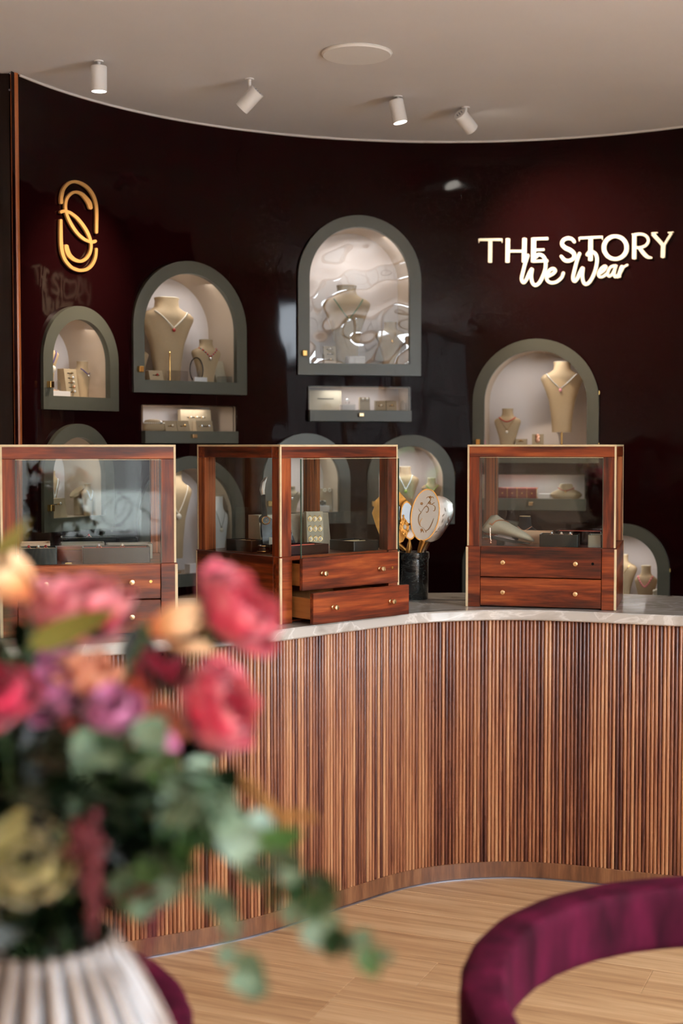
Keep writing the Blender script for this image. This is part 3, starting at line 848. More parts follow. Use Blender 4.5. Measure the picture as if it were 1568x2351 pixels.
def block_in(key, px0, px1, pyt, y, dep, label, mat='white_block', name='display_block', cat='block', floor=FL, bev=0.001):
    xa, zt = cpl(key, px0, pyt, y); xb, _ = cpl(key, px1, pyt, y)
    o = obj(name, MB().box(-(xb - xa) / 2, (xb - xa) / 2, 0, dep, 0, zt - floor, bev), mat, None, cw(key, (xa + xb) / 2, y, floor + 0.0005), CAB[key]['rz'])
    tag(o, label, cat); return o, (xa + xb) / 2, zt
def slant_in(key, px0, px1, pyt, y, dep, label, floor=FL, drz=0.0, **kw):
    xa, zt = cpl(key, px0, pyt, y); xb, _ = cpl(key, px1, pyt, y)
    rz = CAB[key]['rz'] + drz
    p = cw(key, (xa + xb) / 2, y, floor + 0.0005)
    slant(p, rz, xb - xa, zt - floor, dep, label, **kw)
    return p, rz, xb - xa, zt - floor, dep
def rings_on(S, heights, labels, slope=0.35, xs=(0,), **kw):
    p, rz, w, h, d = S
    i = 0
    for s_ in heights:
        for x in xs:
            q = p + Matrix.Rotation(rz, 3, 'Z') @ Vector((x * w, d * slope * s_ + 0.004, h * s_ - 0.004))
            kk = dict(kw)
            st = kk.pop('stones', None)
            if st: kk['stone'] = st[i % len(st)]
            ring_at(q, rz, labels[i], tilt=1.15, **kk); i += 1
def crystal_pt(world, rz, label, h=0.03, r=0.008, mat='crystal'):
    o = obj('crystal_point', MB().lathe([(r * 0.9, 0), (r, h * 0.2), (r * 0.8, h * 0.72), (0.0005, h)], 6), mat, None, world, rz, smooth=False)
    return tag(o, label, 'crystal')

# --- a1 upper small cabinet
b = bust_in('a1', 166, 213, 829, 0.12, 'small linen bust with violet beads in the warm-lit arched cabinet')
necklace(b, 'violet bead necklace with a silver charm on the small bust', 0.80, 0.66, 0.5, 1.3, 0.0022, 40, 'purple', 'silver', 0.005)
S = slant_in('a1', 154, 182, 846, 0.045, 0.05, 'tall suede ring stand holding five rings in the warm-lit cabinet', slots=(.2, .36, .52, .68, .85))
rings_on(S, (.2, .36, .52, .68, .85), ['lowest ring with white stones on the five-ring stand', 'amber ring, second lowest on the five-ring stand', 'middle ring with pale stones on the five-ring stand', 'ring with white stones, second from the top of the five-ring stand', 'topmost ring with a clear stone on the five-ring stand'], stones=['diamond', 'rosegold', 'pearl', 'diamond', 'crystal'], r=0.007, sr=0.005)
_, bx, bz = block_in('a1', 119, 162, 897, 0.03, 0.05, 'low white block carrying a clear crystal point')
crystal_pt(cw('a1', bx + 0.005, 0.05, bz + 0.001), 0, 'clear quartz point standing on the low white block', 0.045, 0.011)
b = bust_in('a1', 82, 132, 802, 0.10, 'linen bust half hidden by the frame of the warm-lit arched cabinet', TORSO, floor=FL + 0.04, H=0.16)
block_in('a1', 95, 140, 893, 0.085, 0.09, 'pale step under the half hidden bust', 'creambox')
necklace(b, 'white flower necklace on the half hidden linen bust', 0.84, 0.5, 0.5, 1.1, 0.003, 40, 'purple', 'pearl', 0.013)

# --- a2
b = bust_in('a2', 322, 441, 680, 0.095, 'tall linen torso bust wearing a pearl rope in the arched cabinet', TORSO, cut=0.0)
necklace(b, 'pearl rope necklace with a red drop on the tall torso bust', 0.83, 0.635, 0.62, 1.0, 0.0034, 56, 'pearl', 'ruby', 0.007)
b = bust_in('a2', 441, 504, 779, 0.06, 'small linen bust wearing a red and black bead necklace')
necklace(b, 'red, black and white bead necklace with a silver charm', 0.80, 0.60, 0.62, 1.1, 0.003, 36, mats=['coral', 'black', 'diamond', 'coral'], pend='silver', pendr=0.007)
b = bust_in('a2', 300, 340, 795, 0.12, 'linen bust cut off by the frame beside the tall torso bust', TORSO)
S = slant_in('a2', 345, 376, 850, 0.012, 0.04, 'low suede block holding a red and black ring', slots=(.55,))
rings_on(S, (.55,), ['red and black beaded ring on the low suede block'], stones=['coral'], r=0.007)
mb = MB(); mb.lathe([(0.012, 0), (0.012, 0.004), (0.0032, 0.006), (0.0032, 0.115), (0.0045, 0.118), (0.0005, 0.122)], 12)
x, z = cpl('a2', 381, 870, 0.06)
tag(obj('brass_stand', mb, 'brass', None, cw('a2', x, 0.03, FL + 0.0005)), 'slim brass display rod in front of the tall torso bust', 'stand')
block_in('a2', 394, 432, 851, 0.02, 0.035, 'dark acrylic block at the foot of the tall torso bust', 'acrylic')
x, z = cpl('a2', 452, 870, 0.035)
mb = MB().tube([(0.032 * math.cos(a), 0, 0.05 + 0.05 * math.sin(a)) for a in [PI * (1.5 + 2 * i / 28) for i in range(28)]], 0.0025, 6, True)
tag(obj('display_hoop', mb, 'black', None, cw('a2', x - 0.005, 0.03, FL + 0.002), CAB['a2']['rz']), 'black oval hoop leaning by the small bust', 'hoop')
_, bx, bz = block_in('a2', 447, 476, 866, 0.015, 0.025, 'small white block holding a perfume-like crystal')
crystal_pt(cw('a2', bx - 0.003, 0.025, bz + 0.001), 0, 'clear crystal on the small white block by the black hoop', 0.03, 0.008)
S = slant_in('a2', 498, 530, 828, 0.06, 0.05, 'grey wedge display card at the edge of the pearl cabinet', mat='greylinen', slope=0.7)
block_in('a2', 508, 534, 864, 0.02, 0.03, 'clear faceted glass cube at the edge of the pearl cabinet', 'crystal', 'glass_cube', 'cube')

# --- a3
b = bust_in('a3', 741, 850, 655, 0.12, 'bronze-toned torso bust in the tallest arched cabinet', TORSO, mat='suede')
necklace(b, 'green bead necklace on the bronze-toned bust', 0.82, 0.58, 0.6, 1.2, 0.003, 56, 'greenbead', 'diamond', 0.006)
b = bust_in('a3', 862, 930, 740, 0.09, 'linen bust with a fine gold necklace in the tallest arched cabinet')
necklace(b, 'fine gold necklace with a drop on the linen bust', 0.82, 0.58, 0.55, 1.0, 0.0016, 50, 'brass', 'brass', 0.006, chain=True)
S = slant_in('a3', 745, 772, 794, 0.03, 0.045, 'suede stand holding three dark-set rings', slots=(.25, .55, .82))
rings_on(S, (.25, .55, .82), ['lowest gold ring on the three-ring stand', 'middle silver ring on the three-ring stand', 'topmost silver ring on the three-ring stand'], stones=['brass', 'silver', 'silver'], metal='silver', r=0.007)
_, bx, bz = block_in('a3', 800, 838, 818, 0.02, 0.05, 'white block at the foot of the bronze-toned bust')

# --- a4
c4 = CAB['a4']
b = bust_in('a4', 1242, 1340, 832, 0.10, 'large linen bust on a brass post wearing a silver chain', TORSO, floor=FL + 0.085)
obj('post', MB().lathe([(0.03, -0.085), (0.03, -0.081), (0.005, -0.079), (0.005, 0.002)], 14), 'brass', b.t)
necklace(b, 'silver and crystal chain necklace with a pink gem', 0.83, 0.62, 0.72, 1.15, 0.0022, 60, mats=['diamond', 'silver', 'silver'], pend='pinkstone', pendr=0.007, sx=-0.004)
b = bust_in('a4', 1135, 1196, 939, 0.07, 'small linen bust with a red coral choker')
necklace(b, 'red coral choker on the small linen bust', 0.80, 0.70, 0.6, 1.7, 0.0025, 44, 'coral')
necklace(b, 'fine gold chain with a white pendant below the coral choker', 0.80, 0.50, 0.62, 1.05, 0.0012, 40, 'brass', 'pearl', 0.006, chain=True)
S = slant_in('a4', 1183, 1208, 1008, 0.04, 0.05, 'small suede box with a single gold ring', slots=(.8,), slope=0.2)
rings_on(S, (.8,), ['gold ring in the small suede box beside the coral choker bust'], slope=0.2, stones=['brass'])
S = slant_in('a4', 1221, 1247, 997, 0.05, 0.03, 'upright suede card with two copper disc earrings', slots=())
p, rz, w_, h_, d_ = S
for f_, nm in ((0.86, 'upper'), (0.66, 'lower')):
    q = p + Matrix.Rotation(rz, 3, 'Z') @ Vector((0, d_ * 0.35 * f_ - 0.003, h_ * f_))
    tag(obj('earring', MB().ball((0, 0, 0), 0.011, 14, 8).xf(Matrix.Diagonal((1, 0.4, 1, 1))), 'rosegold', None, q, rz), nm + ' copper disc earring on the suede card', 'earring', 'copper disc earrings')
o, bx, bz = block_in('a4', 1094, 1114, 1006, 0.02, 0.03, 'rough pink stone just inside the glass', 'pinkstone', 'pink_stone', 'stone', bev=0.01)

# --- a5
b = bust_in('a5', 100, 134, 1082, 0.12, 'linen bust with a crystal rope at the frame of the lower small cabinet', TORSO)
necklace(b, 'crystal rope on the bust at the frame of the lower small cabinet', 0.82, 0.4, 0.5, 1.1, 0.003, 40, 'diamond')
S = slant_in('a5', 118, 154, 1146, 0.035, 0.07, 'suede ring box on the floor of the lower small cabinet', slots=(.7,), slope=0.15)
rings_on(S, (.7,), ['clear stone ring on the suede box of the lower small cabinet'], slope=0.15, stones=['diamond'])
t = thing('bracelet_stand', 'leaning bracelet stand with a dark sole in the lower small cabinet', 'jewellery stand', cw('a5', cpl('a5', 180, 1150, 0.1)[0], 0.10, FL + 0.001), CAB['a5']['rz'])
obj('foot', MB().box(-0.012, 0.012, -0.015, 0.015, 0, 0.09, 0.002), 'suede', t)
obj('sole', MB().loft([[(0.045 * sx_ * math.cos(a) , 0.02 * math.sin(a), 0.085 + k * 0.012 + 0.03 * math.cos(a) * 0.6) for a in [2 * PI * i / 20 for i in range(20)]] for k, sx_ in ((0, 0.9), (0.6, 1.0), (1.2, 0.85))]), 'suede', t)
b = bust_in('a5', 188, 214, 1112, 0.06, 'slim bust with a chain beside the leaning bracelet stand')
necklace(b, 'short crystal chain on the slim bust beside the bracelet stand', 0.8, 0.5, 0.5, 1.1, 0.002, 30, 'diamond')

# --- a6
b = bust_in('a6', 357, 438, 1082, 0.10, 'linen torso bust in the gap between two display cases', TORSO, floor=FL + 0.06)
obj('post', MB().lathe([(0.03, -0.06), (0.03, -0.056), (0.005, -0.054), (0.005, 0.002)], 14), 'brass', b.t)
necklace(b, 'pearl necklace with a round pendant in the gap between two cases', 0.83, 0.52, 0.62, 1.3, 0.0028, 60, 'pearl', 'pearl', 0.012)
block_in('a6', 436, 462, 1296, 0.03, 0.04, 'white block beside the torso bust between two cases')
b = bust_in('a6', 480, 522, 1140, 0.05, 'white bust on the shadowed side of the cabinet between two cases', mat='white_block')
necklace(b, 'silver chain with a white charm on the white bust', 0.8, 0.58, 0.5, 1.1, 0.002, 30, 'silver', 'pearl', 0.008)

# --- a7
b = bust_in('a7', 640, 692, 1118, 0.08, 'grey linen bust with a silver charm behind the corner-on case', mat='greylinen')
necklace(b, 'silver cord necklace on the grey linen bust', 0.8, 0.6, 0.6, 1.2, 0.0022, 36, 'silver', 'diamond', 0.006)
S = slant_in('a7', 740, 764, 1122, 0.07, 0.03, 'upright suede card with a pair of gold hoop earrings')
p, rz, w_, h_, d_ = S
for sx_, nm in ((-0.011, 'left'), (0.011, 'right')):
    q = p + Matrix.Rotation(rz, 3, 'Z') @ Vector((sx_, d_ * 0.33 - 0.004, h_ * 0.93))
    tag(obj('earring', MB().tube([(0.006 * math.cos(a), 0, 0.006 * math.sin(a)) for a in [2 * PI * i / 14 for i in range(14)]], 0.0025, 6, True), 'pearl', None, q, rz), nm + ' hoop earring of the pair on the upright suede card', 'earring', 'hoop earrings behind the corner-on case')
_, bx, bz = block_in('a7', 731, 756, 1162, 0.03, 0.04, 'white block under a cluster of silver cubes')
t = thing('silver_cube_bracelet', 'cluster of black and silver cubes on the white block', 'bracelet', cw('a7', bx, 0.05, bz + 0.001), CAB['a7']['rz'])
for k in range(9):
    x0 = -0.014 + (k % 3) * 0.010; z0 = (k // 3) * 0.0075
    obj('cube_link', MB().box(x0, x0 + 0.009, -0.005, 0.005, z0, z0 + 0.007, 0.0015), 'silver' if k % 2 == 0 else 'black', t)

# --- a8
b = bust_in('a8', 897, 962, 1072, 0.09, 'linen bust with a green-drop chain behind the hand mirrors')
necklace(b, 'silver chain with a green drop behind the hand mirrors', 0.82, 0.50, 0.5, 1.1, 0.0022, 50, 'diamond', 'lime', 0.007)
b = bust_in('a8', 968, 1014, 1098, 0.06, 'linen bust with lime beads partly hidden by the silver mirror')
necklace(b, 'lime bead necklace partly hidden by the silver mirror', 0.8, 0.62, 0.6, 1.2, 0.0024, 36, 'lime', 'pearl', 0.006)

# --- a9
b = bust_in('a9', 1458, 1509, 1298, 0.07, 'small linen bust wearing a pink bead necklace near the worktop end')
necklace(b, 'pink bead necklace on the small bust near the worktop end', 0.79, 0.58, 0.66, 1.5, 0.0034, 36, mats=['pinkstone', 'pinkstone', 'coral'])
b = bust_in('a9', 1392, 1463, 1272, 0.10, 'taller linen bust half hidden behind the closed display case', TORSO)
necklace(b, 'fine gold chain on the half hidden taller bust', 0.83, 0.6, 0.6, 1.1, 0.0016, 40, 'brass', chain=True)
t = thing('flower_ornament', 'white flower ornament with red beads at the frame of the low end cabinet', 'ornament', cw('a9', cpl('a9', 1507, 1352, 0.02)[0], 0.02, cpl('a9', 1507, 1375, 0.02)[1]), CAB['a9']['rz'])
for k in range(5): obj('petal', MB().ball((0.010 * math.cos(k * 1.257), 0, 0.024 + 0.012 * math.sin(k * 1.257)), 0.009, 8, 5), 'pearl', t)
obj('bead_stem', MB().tube([(0.004, 0, 0.03), (0.006, 0, 0.05), (0.008, 0, 0.062)], 0.003, 6), 'coral', t)
obj('base', MB().lathe([(0.01, -0.02), (0.004, 0.012)], 8), 'white_block', t)

# --- r1
def rfl(key): return CAB[key]['bh'] - 0.003
f1 = rfl('r1')
t = thing('bracelet_pillow', 'linen bracelet pillow with a pearl bracelet in the vitrine below the pearl cabinet', 'pillow', cw('r1', cpl('r1', 352, 985, 0.06)[0], 0.06, f1 + 0.001), CAB['r1']['rz'])
obj('cushion', MB().loft([[(0.05 * s_ * math.cos(a), 0.035 * s_ * math.sin(a), z) for a in [2 * PI * i / 24 for i in range(24)]] for s_, z in ((0.8, 0), (1, 0.01), (0.95, 0.03), (0.7, 0.045), (0.3, 0.05))]), 'linen', t, angle=60)
t2 = thing('bracelet', 'pearl bracelet with a silver clasp on the linen pillow', 'bracelet', cw('r1', cpl('r1', 352, 985, 0.06)[0], 0.06, f1 + 0.001), CAB['r1']['rz'])
mb = MB()
for k in range(18):
    a = PI + PI * k / 17; mb.ball((0.046 * math.cos(a), 0.036 * math.sin(a), 0.034), 0.0035, 7, 5)
obj('bead_string', mb, 'pearl', t2); obj('clasp', MB().ball((0.014, -0.036, 0.036), 0.007, 8, 6), 'silver', t2)
for (p0, p1, pt, y, lb, st) in ((381, 408, 966, 0.03, 'suede slope with one white-stone ring, nearer the pillow', 'pearl'), (409, 437, 966, 0.03, 'suede slope with one gold ring, in the middle of the vitrine', 'brass')):
    S = slant_in('r1', p0, p1, pt, y, 0.03, lb, floor=f1, slots=(.5,), slope=0.5)
    rings_on(S, (.5,), ['ring standing on the ' + lb.split(',')[0].replace('with one ', 'for one ')], slope=0.5, stones=[st])
S = slant_in('r1', 417, 486, 940, 0.085, 0.03, 'wide suede riser carrying rows of small rings', floor=f1, slots=(.65,), slope=0.3, slotw=0.6)
rings_on(S, (.65,), ['small pearl ring at the %s of the wide suede riser' % k for k in ('near end', 'middle', 'far end')], slope=0.3, xs=(-0.2, 0, 0.2), r=0.006, sr=0.004)
S = slant_in('r1', 452, 490, 966, 0.045, 0.03, 'low suede block with white-stone rings in front of the riser', floor=f1, slots=(.5,), slope=0.3, slotw=0.7)
rings_on(S, (.5,), ['white-stone ring at the near end of the low suede block', 'white-stone ring at the far end of the low suede block'], slope=0.3, xs=(-0.22, 0.22), r=0.006, sr=0.0045, stones=['diamond'])

# --- r2
f2 = rfl('r2')
S = slant_in('r2', 711, 785, 896, 0.09, 0.04, 'large suede panel stand in the vitrine below the tallest cabinet', floor=f2, slots=(.6,), slope=0.3, mat='greylinen')
_, bx, bz = block_in('r2', 784, 816, 929, 0.03, 0.04, 'white block carrying a knotted silver ring', floor=f2)
ring_at(cw('r2', bx, 0.05, bz + 0.001), CAB['r2']['rz'], 'knotted silver ring on the white block in the vitrine', 'diamond', 'silver', 0.008, 0.007)
S = slant_in('r2', 827, 850, 912, 0.04, 0.03, 'upright suede stand holding two pearl studs', floor=f2)
p, rz, w_, h_, d_ = S
for sx_, nm in ((-0.008, 'first'), (0.010, 'second')):
    q = p + Matrix.Rotation(rz, 3, 'Z') @ Vector((sx_, d_ * 0.33 - 0.004, h_ * 0.88))
    tag(obj('earring', MB().ball((0, 0, 0), 0.0055, 10, 6), 'pearl', None, q, rz), nm + ' pearl stud on the upright suede stand', 'earring', 'pearl studs in the vitrine')
for p0, p1, lb, st in ((863, 886, 'square suede ring block with a flower ring', 'pearl'), (888, 911, 'square suede ring block with a slim gold ring', 'brass')):
    S = slant_in('r2', p0, p1, 920, 0.03, 0.03, lb, floor=f2, slots=(.5,), slope=0.25)
    rings_on(S, (.5,), [lb.split(' with a ')[1] + ' on the square suede block'], slope=0.25, stones=[st], r=0.007)
crystal_pt(cw('r2', cpl('r2', 925, 935, 0.05)[0], 0.05, f2 + 0.001), 0.4, 'rough clear crystal at the end of the vitrine', 0.05, 0.016)

# --- r3
f3 = rfl('r3')
x0, z0 = cpl('r3', 1120, 1141, 0.05); x1, z1 = cpl('r3', 1232, 1121, 0.05)
t = thing('antique_book', 'red gilt-tooled antique book lying in the vitrine', 'book', cw('r3', (x0 + x1) / 2, 0.05, f3 + 0.001), CAB['r3']['rz'])
L, bh_ = x1 - x0, z1 - f3
obj('pages', MB().box(-L / 2 + 0.003, L / 2 - 0.003, 0.006, 0.10, 0.004, bh_ - 0.004), 'enamel', t)
sp = [(0.0 + 0.008 * math.cos(a), bh_ / 2 + bh_ / 2 * math.sin(a)) for a in [PI / 2 + PI * k / 10 for k in range(11)]]
obj('spine', MB().prism([(y + 0.006, z) for y, z in sp], -L / 2, L / 2, 'x'), 'darkred', t, angle=40)
obj('cover', MB().box(-L / 2, L / 2, 0.006, 0.104, bh_ - 0.004, bh_, 0.001).box(-L / 2, L / 2, 0.006, 0.104, 0, 0.004, 0.001), 'redleather', t)
for k in range(5):
    xx = -L / 2 + L * (k + 0.5) / 5
    obj('spine_band', MB().prism([(y * 1.15 + 0.0045, bh_ / 2 + (z - bh_ / 2) * 1.03) for y, z in sp], xx - 0.0012 + L * 0.1, xx + 0.0012 + L * 0.1, 'x'), 'gold_paint', t)
    obj('gilt_stamp', MB().ball((xx, -0.0005, bh_ / 2), 0.004, 8, 5).xf(Matrix.Translation((0, 0, 0))), 'gold_paint', t)
b = bust_in('r3', 1263, 1337, 1111, 0.07, 'low rounded linen bust with a coral choker beside the red book', prof=[(0, .75, .6), (.15, .95, .75), (.3, 1.0, .78), (.45, .85, .68), (.6, .55, .5), (.7, .45, .42), (.9, .42, .4), (1, .36, .34)], floor=f3)
necklace(b, 'thin coral choker with a gold charm on the low rounded bust', 0.74, 0.55, 0.5, 1.5, 0.002, 40, 'coral', 'brass', 0.006)
o, bx, bz = block_in('r3', 1236, 1262, 1134, 0.05, 0.06, 'flat white card between the red book and the low bust', 'white_block', 'display_card', 'card', floor=f3)
# ------------------------------------------------------------------ lettering and monogram on the curved wall
def stroke(mb, pts, ox, oy, sc, org, rf=WR - 0.013, rb=WR - 0.005, dens=6):
    # pts: (x, y, width) in a magnified picture of the sign; laid out along the curved wall
    P = catmull([Vector((p[0], p[1], p[2])) for p in pts], dens) if len(pts) > 2 else [Vector(p) for p in pts]
    L, R_ = [], []
    m = len(P)
    tg = []
    for i in range(m):
        t = P[min(i + 1, m - 1)] - P[max(i - 1, 0)]; tg.append(Vector((t.x, t.y)).normalized())
    for i in range(m):
        n = Vector((-tg[i].y, tg[i].x)); h = P[i].z / 2
        L.append(Vector((P[i].x, P[i].y)) + n * h); R_.append(Vector((P[i].x, P[i].y)) - n * h)
    out = list(L)
    for k in range(1, 8):
        a = PI * k / 8; n = Vector((-tg[-1].y, tg[-1].x))
        out.append(Vector((P[-1].x, P[-1].y)) + (n * math.cos(a) + tg[-1] * math.sin(a)) * P[-1].z / 2 * CAP)
    nR = len(out)
    out += list(reversed(R_))
    for k in range(1, 8):
        a = PI * k / 8; n = Vector((-tg[0].y, tg[0].x))
        out.append(Vector((P[0].x, P[0].y)) + (-n * math.cos(a) - tg[0] * math.sin(a)) * P[0].z / 2 * CAP)
    W3 = lambda v: atWall(ox + v.x / sc, oy + v.y / sc, rf)
    f_ = [W3(v) for v in out]
    b_ = []
    for p in f_:
        ph = wallang(p); b_.append(wallpt(ph, p.z, rb))
    n = len(out)
    vs = [p - org for p in f_] + [p - org for p in b_]
    fs = [(i, (i + 1) % n, n + (i + 1) % n, n + i) for i in range(n)]
    for (o, fl) in ((0, False), (n, True)):
        for i in range(m - 1):
            q = [o + i, o + i + 1, o + (nR + m - 1 - (i + 1)), o + (nR + m - 1 - i)]
            fs.append(tuple(q if not fl else reversed(q)))
        e = [o + m - 1] + list(range(o + m, o + nR)) + [o + nR]
        fs.append(tuple(e))
        s_ = [o + nR + m - 1] + list(range(o + nR + m, o + n)) + [o]
        fs.append(tuple(s_))
    mb.add(vs, fs)
CAP = 1.0
org = atWall(1320, 595)
sg = thing('shop_name_sign', 'raised champagne letters reading THE STORY We Wear on the dark wall', 'sign', org)
def letter(strokes, name='letter'):
    mb = MB()
    for s_ in strokes: stroke(mb, s_, 1050, 500, 3.027, org)
    obj(name, mb, 'sign', sg, angle=25)
w2 = lambda pts, w: [(x, y, w) for x, y in pts]
CAP = 0.25
letter([w2([(156, 152), (304, 151)], 17), [(229, 150, 28), (227, 310, 28)], [(152, 146, 11), (150, 172, 4)], [(308, 144, 11), (311, 172, 4)]])
letter([[(351, 144, 30), (348, 310, 30)], [(467, 142, 31), (463, 308, 31)], w2([(351, 232), (467, 231)], 17)])
letter([[(530, 140, 33), (528, 308, 33)], w2([(530, 147), (630, 144)], 19), w2([(530, 223), (604, 221)], 17), w2([(530, 302), (630, 298)], 19)])
CAP = 1.0
letter([[(812, 166, 22), (795, 147, 24), (765, 142, 24), (736, 155, 25), (728, 183, 27), (748, 207, 30), (785, 226, 31), (810, 250, 28), (808, 280, 26), (780, 297, 25), (748, 295, 26), (722, 268, 22)]])
CAP = 0.25
letter([w2([(850, 141), (1000, 133)], 17), [(926, 138, 31), (924, 298, 31)], [(847, 136, 11), (846, 162, 4)], [(1004, 126, 11), (1008, 153, 4)]])
CAP = 0.1
letter([[(1097 + 79 * math.cos(a), 207 + 79 * math.sin(a), 25 + 6 * abs(math.cos(a))) for a in [2 * PI * i / 24 for i in range(25)]]])
CAP = 0.3
letter([[(1229, 116, 30), (1228, 286, 30)], [(1212, 112, 8), (1228, 117, 12)], w2([(1228, 117), (1275, 113), (1312, 127), (1326, 160), (1308, 192), (1268, 207), (1238, 206)], 20), [(1262, 206, 24), (1295, 248, 28), (1322, 272, 24), (1352, 277, 12)]])
letter([[(1357, 110, 28), (1430, 192, 26)], w2([(1348, 106), (1390, 103)], 9), [(1487, 106, 17), (1434, 192, 16)], w2([(1462, 103), (1500, 99)], 9), [(1430, 184, 30), (1427, 276, 30)]])
CAP = 1.0
letter([w2([(490, 262), (474, 305), (456, 375), (446, 425), (460, 449), (480, 428), (503, 378), (519, 356), (513, 400), (520, 448), (541, 468), (570, 450), (598, 395), (613, 340), (609, 290), (590, 262), (562, 256), (546, 272)], 24)], 'script_letter')
letter([w2([(632, 405), (664, 388), (680, 367), (666, 353), (640, 365), (621, 400), (624, 433), (650, 451), (690, 444), (724, 415), (736, 384)], 22)], 'script_letter')
letter([w2([(848, 250), (830, 300), (811, 375), (803, 420), (815, 440), (835, 418), (856, 372), (872, 348), (868, 398), (875, 443), (893, 461), (920, 443), (950, 388), (968, 320), (968, 270), (950, 242), (922, 236), (903, 255)], 24)], 'script_letter')
letter([w2([(985, 390), (1018, 366), (1034, 343), (1022, 335), (996, 355), (980, 386), (987, 409), (1012, 408), (1042, 385)], 19)], 'script_letter')
letter([w2([(1088, 333), (1062, 345), (1044, 382), (1052, 406), (1074, 392), (1094, 352), (1104, 326), (1090, 380), (1094, 410), (1108, 402)], 18)], 'script_letter')
letter([w2([(1112, 412), (1124, 376), (1140, 336), (1150, 350), (1130, 390), (1128, 408)], 16), w2([(1134, 378), (1154, 344), (1180, 328)], 16)], 'script_letter')
org = atWall(181, 520)
lg = thing('gold_monogram', 'gold looped monogram emblem on the dark wall beside the walnut panel', 'emblem', org)
LG = [
 [(285, 680, 58), (290, 560, 64), (330, 405, 62), (430, 285, 62), (560, 245, 62), (720, 290, 66), (860, 400, 66), (960, 560, 66), (1008, 740, 62), (1018, 950, 62), (1015, 1150, 60), (1015, 1295, 56)],
 [(890, 780, 84), (860, 680, 96), (780, 570, 80), (690, 490, 68), (580, 458, 58), (480, 500, 58), (400, 600, 56), (372, 740, 56), (385, 880, 56), (430, 1010, 60), (520, 1180, 66), (640, 1340, 64), (760, 1440, 62), (880, 1492, 60), (950, 1494, 66), (985, 1480, 66)],
 [(285, 872, 66), (330, 855, 62), (400, 862, 60), (500, 910, 62), (620, 1010, 66), (740, 1160, 68), (830, 1310, 66), (890, 1470, 58), (903, 1600, 54), (870, 1740, 56), (790, 1850, 60), (680, 1895, 64), (560, 1865, 76), (450, 1770, 92), (398, 1650, 96), (388, 1590, 86)],
 [(275, 1050, 58), (275, 1300, 66), (280, 1520, 70), (305, 1720, 68), (370, 1880, 66), (480, 2010, 64), (600, 2070, 66), (710, 2085, 64), (830, 2055, 64), (930, 1960, 62), (990, 1820, 60), (1010, 1645, 55)]]
for s_ in LG:
    mb = MB(); stroke(mb, s_, 110, 390, 9.04, org, dens=8)
    obj('loop', mb, 'logo', lg, angle=25)

# ------------------------------------------------------------------ ceiling: spotlights and round speaker
M['lens'] = emit('lit_lamp_lens', (1, 0.93, 0.82, 1), 9.0)
def spotlight(px, py, Y, axis, label, power, size=46, L=0.085, R_=0.0275):
    c = atY(px, py, Y)
    if len(axis) == 2: axis = atWall(*axis) - c          # aimed at a spot on the wall
    axis = Vector(axis).normalized()
    top = Vector((c.x, c.y, ZC))
    t = thing('ceiling_spotlight', label, 'spotlight', top, 0, 'white cylinder spotlights on the ceiling')
    q = Vector((0, 0, -1)).rotation_difference(axis).to_matrix().to_4x4()
    T = Matrix.Translation(c - top) @ q
    obj('head', MB().lathe([(R_ * 0.94, L / 2), (R_, L / 2 - 0.002), (R_, -L / 2), (R_ * 0.9, -L / 2), (R_ * 0.9, -L / 2 + 0.006)], 28, cap=True).xf(T), 'white_metal', t)
    obj('lens', MB().lathe([(R_ * 0.88, -L / 2 + 0.004), (R_ * 0.88, -L / 2 + 0.001)], 24).xf(T), 'lens', t)
    obj('rear_vent', MB().box(-0.012, -0.008, -0.008, 0.008, L / 2, L / 2 + 0.001).box(-0.002, 0.002, -0.010, 0.010, L / 2, L / 2 + 0.001).box(0.008, 0.012, -0.008, 0.008, L / 2, L / 2 + 0.001).xf(T), 'steel', t, smooth=False)
    hgt = ZC - c.z
    obj('stem', MB().lathe([(0.016, -0.004), (0.016, 0.0)], 16).add([], []).lathe([(0.006, -hgt), (0.006, -0.003)], 12), 'white_metal', t)
    l = bpy.data.lights.new('spotlight_beam', 'SPOT'); l.energy = power; l.spot_size = math.radians(size); l.spot_blend = 1.0
    l.shadow_soft_size = 0.02; l.color = (1.0, 0.80, 0.60)
    o = bpy.data.objects.new('spotlight_beam', l); COL.objects.link(o); o.parent = t
    o.location = c - top + axis * (L / 2 + 0.004)
    o.rotation_euler = axis.to_track_quat('-Z', 'Y').to_euler()
spotlight(227, 181, 4.80, (0.0, 0.03, -1), 'white ceiling spotlight nearest the walnut wall panel, pointing straight down', 20)
spotlight(573, 229, 5.03, (165, 670), 'white ceiling spotlight tilted towards the gold monogram', 42, 46)
spotlight(914, 256, 5.28, (0.20, -0.03, -0.97), 'white ceiling spotlight with lit lens, between the two tilted ones', 20)
spotlight(1069, 279, 5.45, (1345, 635), 'white ceiling spotlight tilted towards the shop name, showing its rear vents', 42, 80)
p = atZ(819, 121, ZC)
t = thing('ceiling_speaker', 'round white flush ceiling speaker above the counter', 'speaker', p)
obj('grille', MB().lathe([(0.117, 0), (0.117, -0.006), (0.112, -0.010), (0.02, -0.011)], 48), 'speaker', t)
obj('rim', MB().tube([(0.1165 * math.cos(a), 0.1165 * math.sin(a), -0.003) for a in [2 * PI * i / 48 for i in range(48)]], 0.003, 6, True), 'white_paint', t)

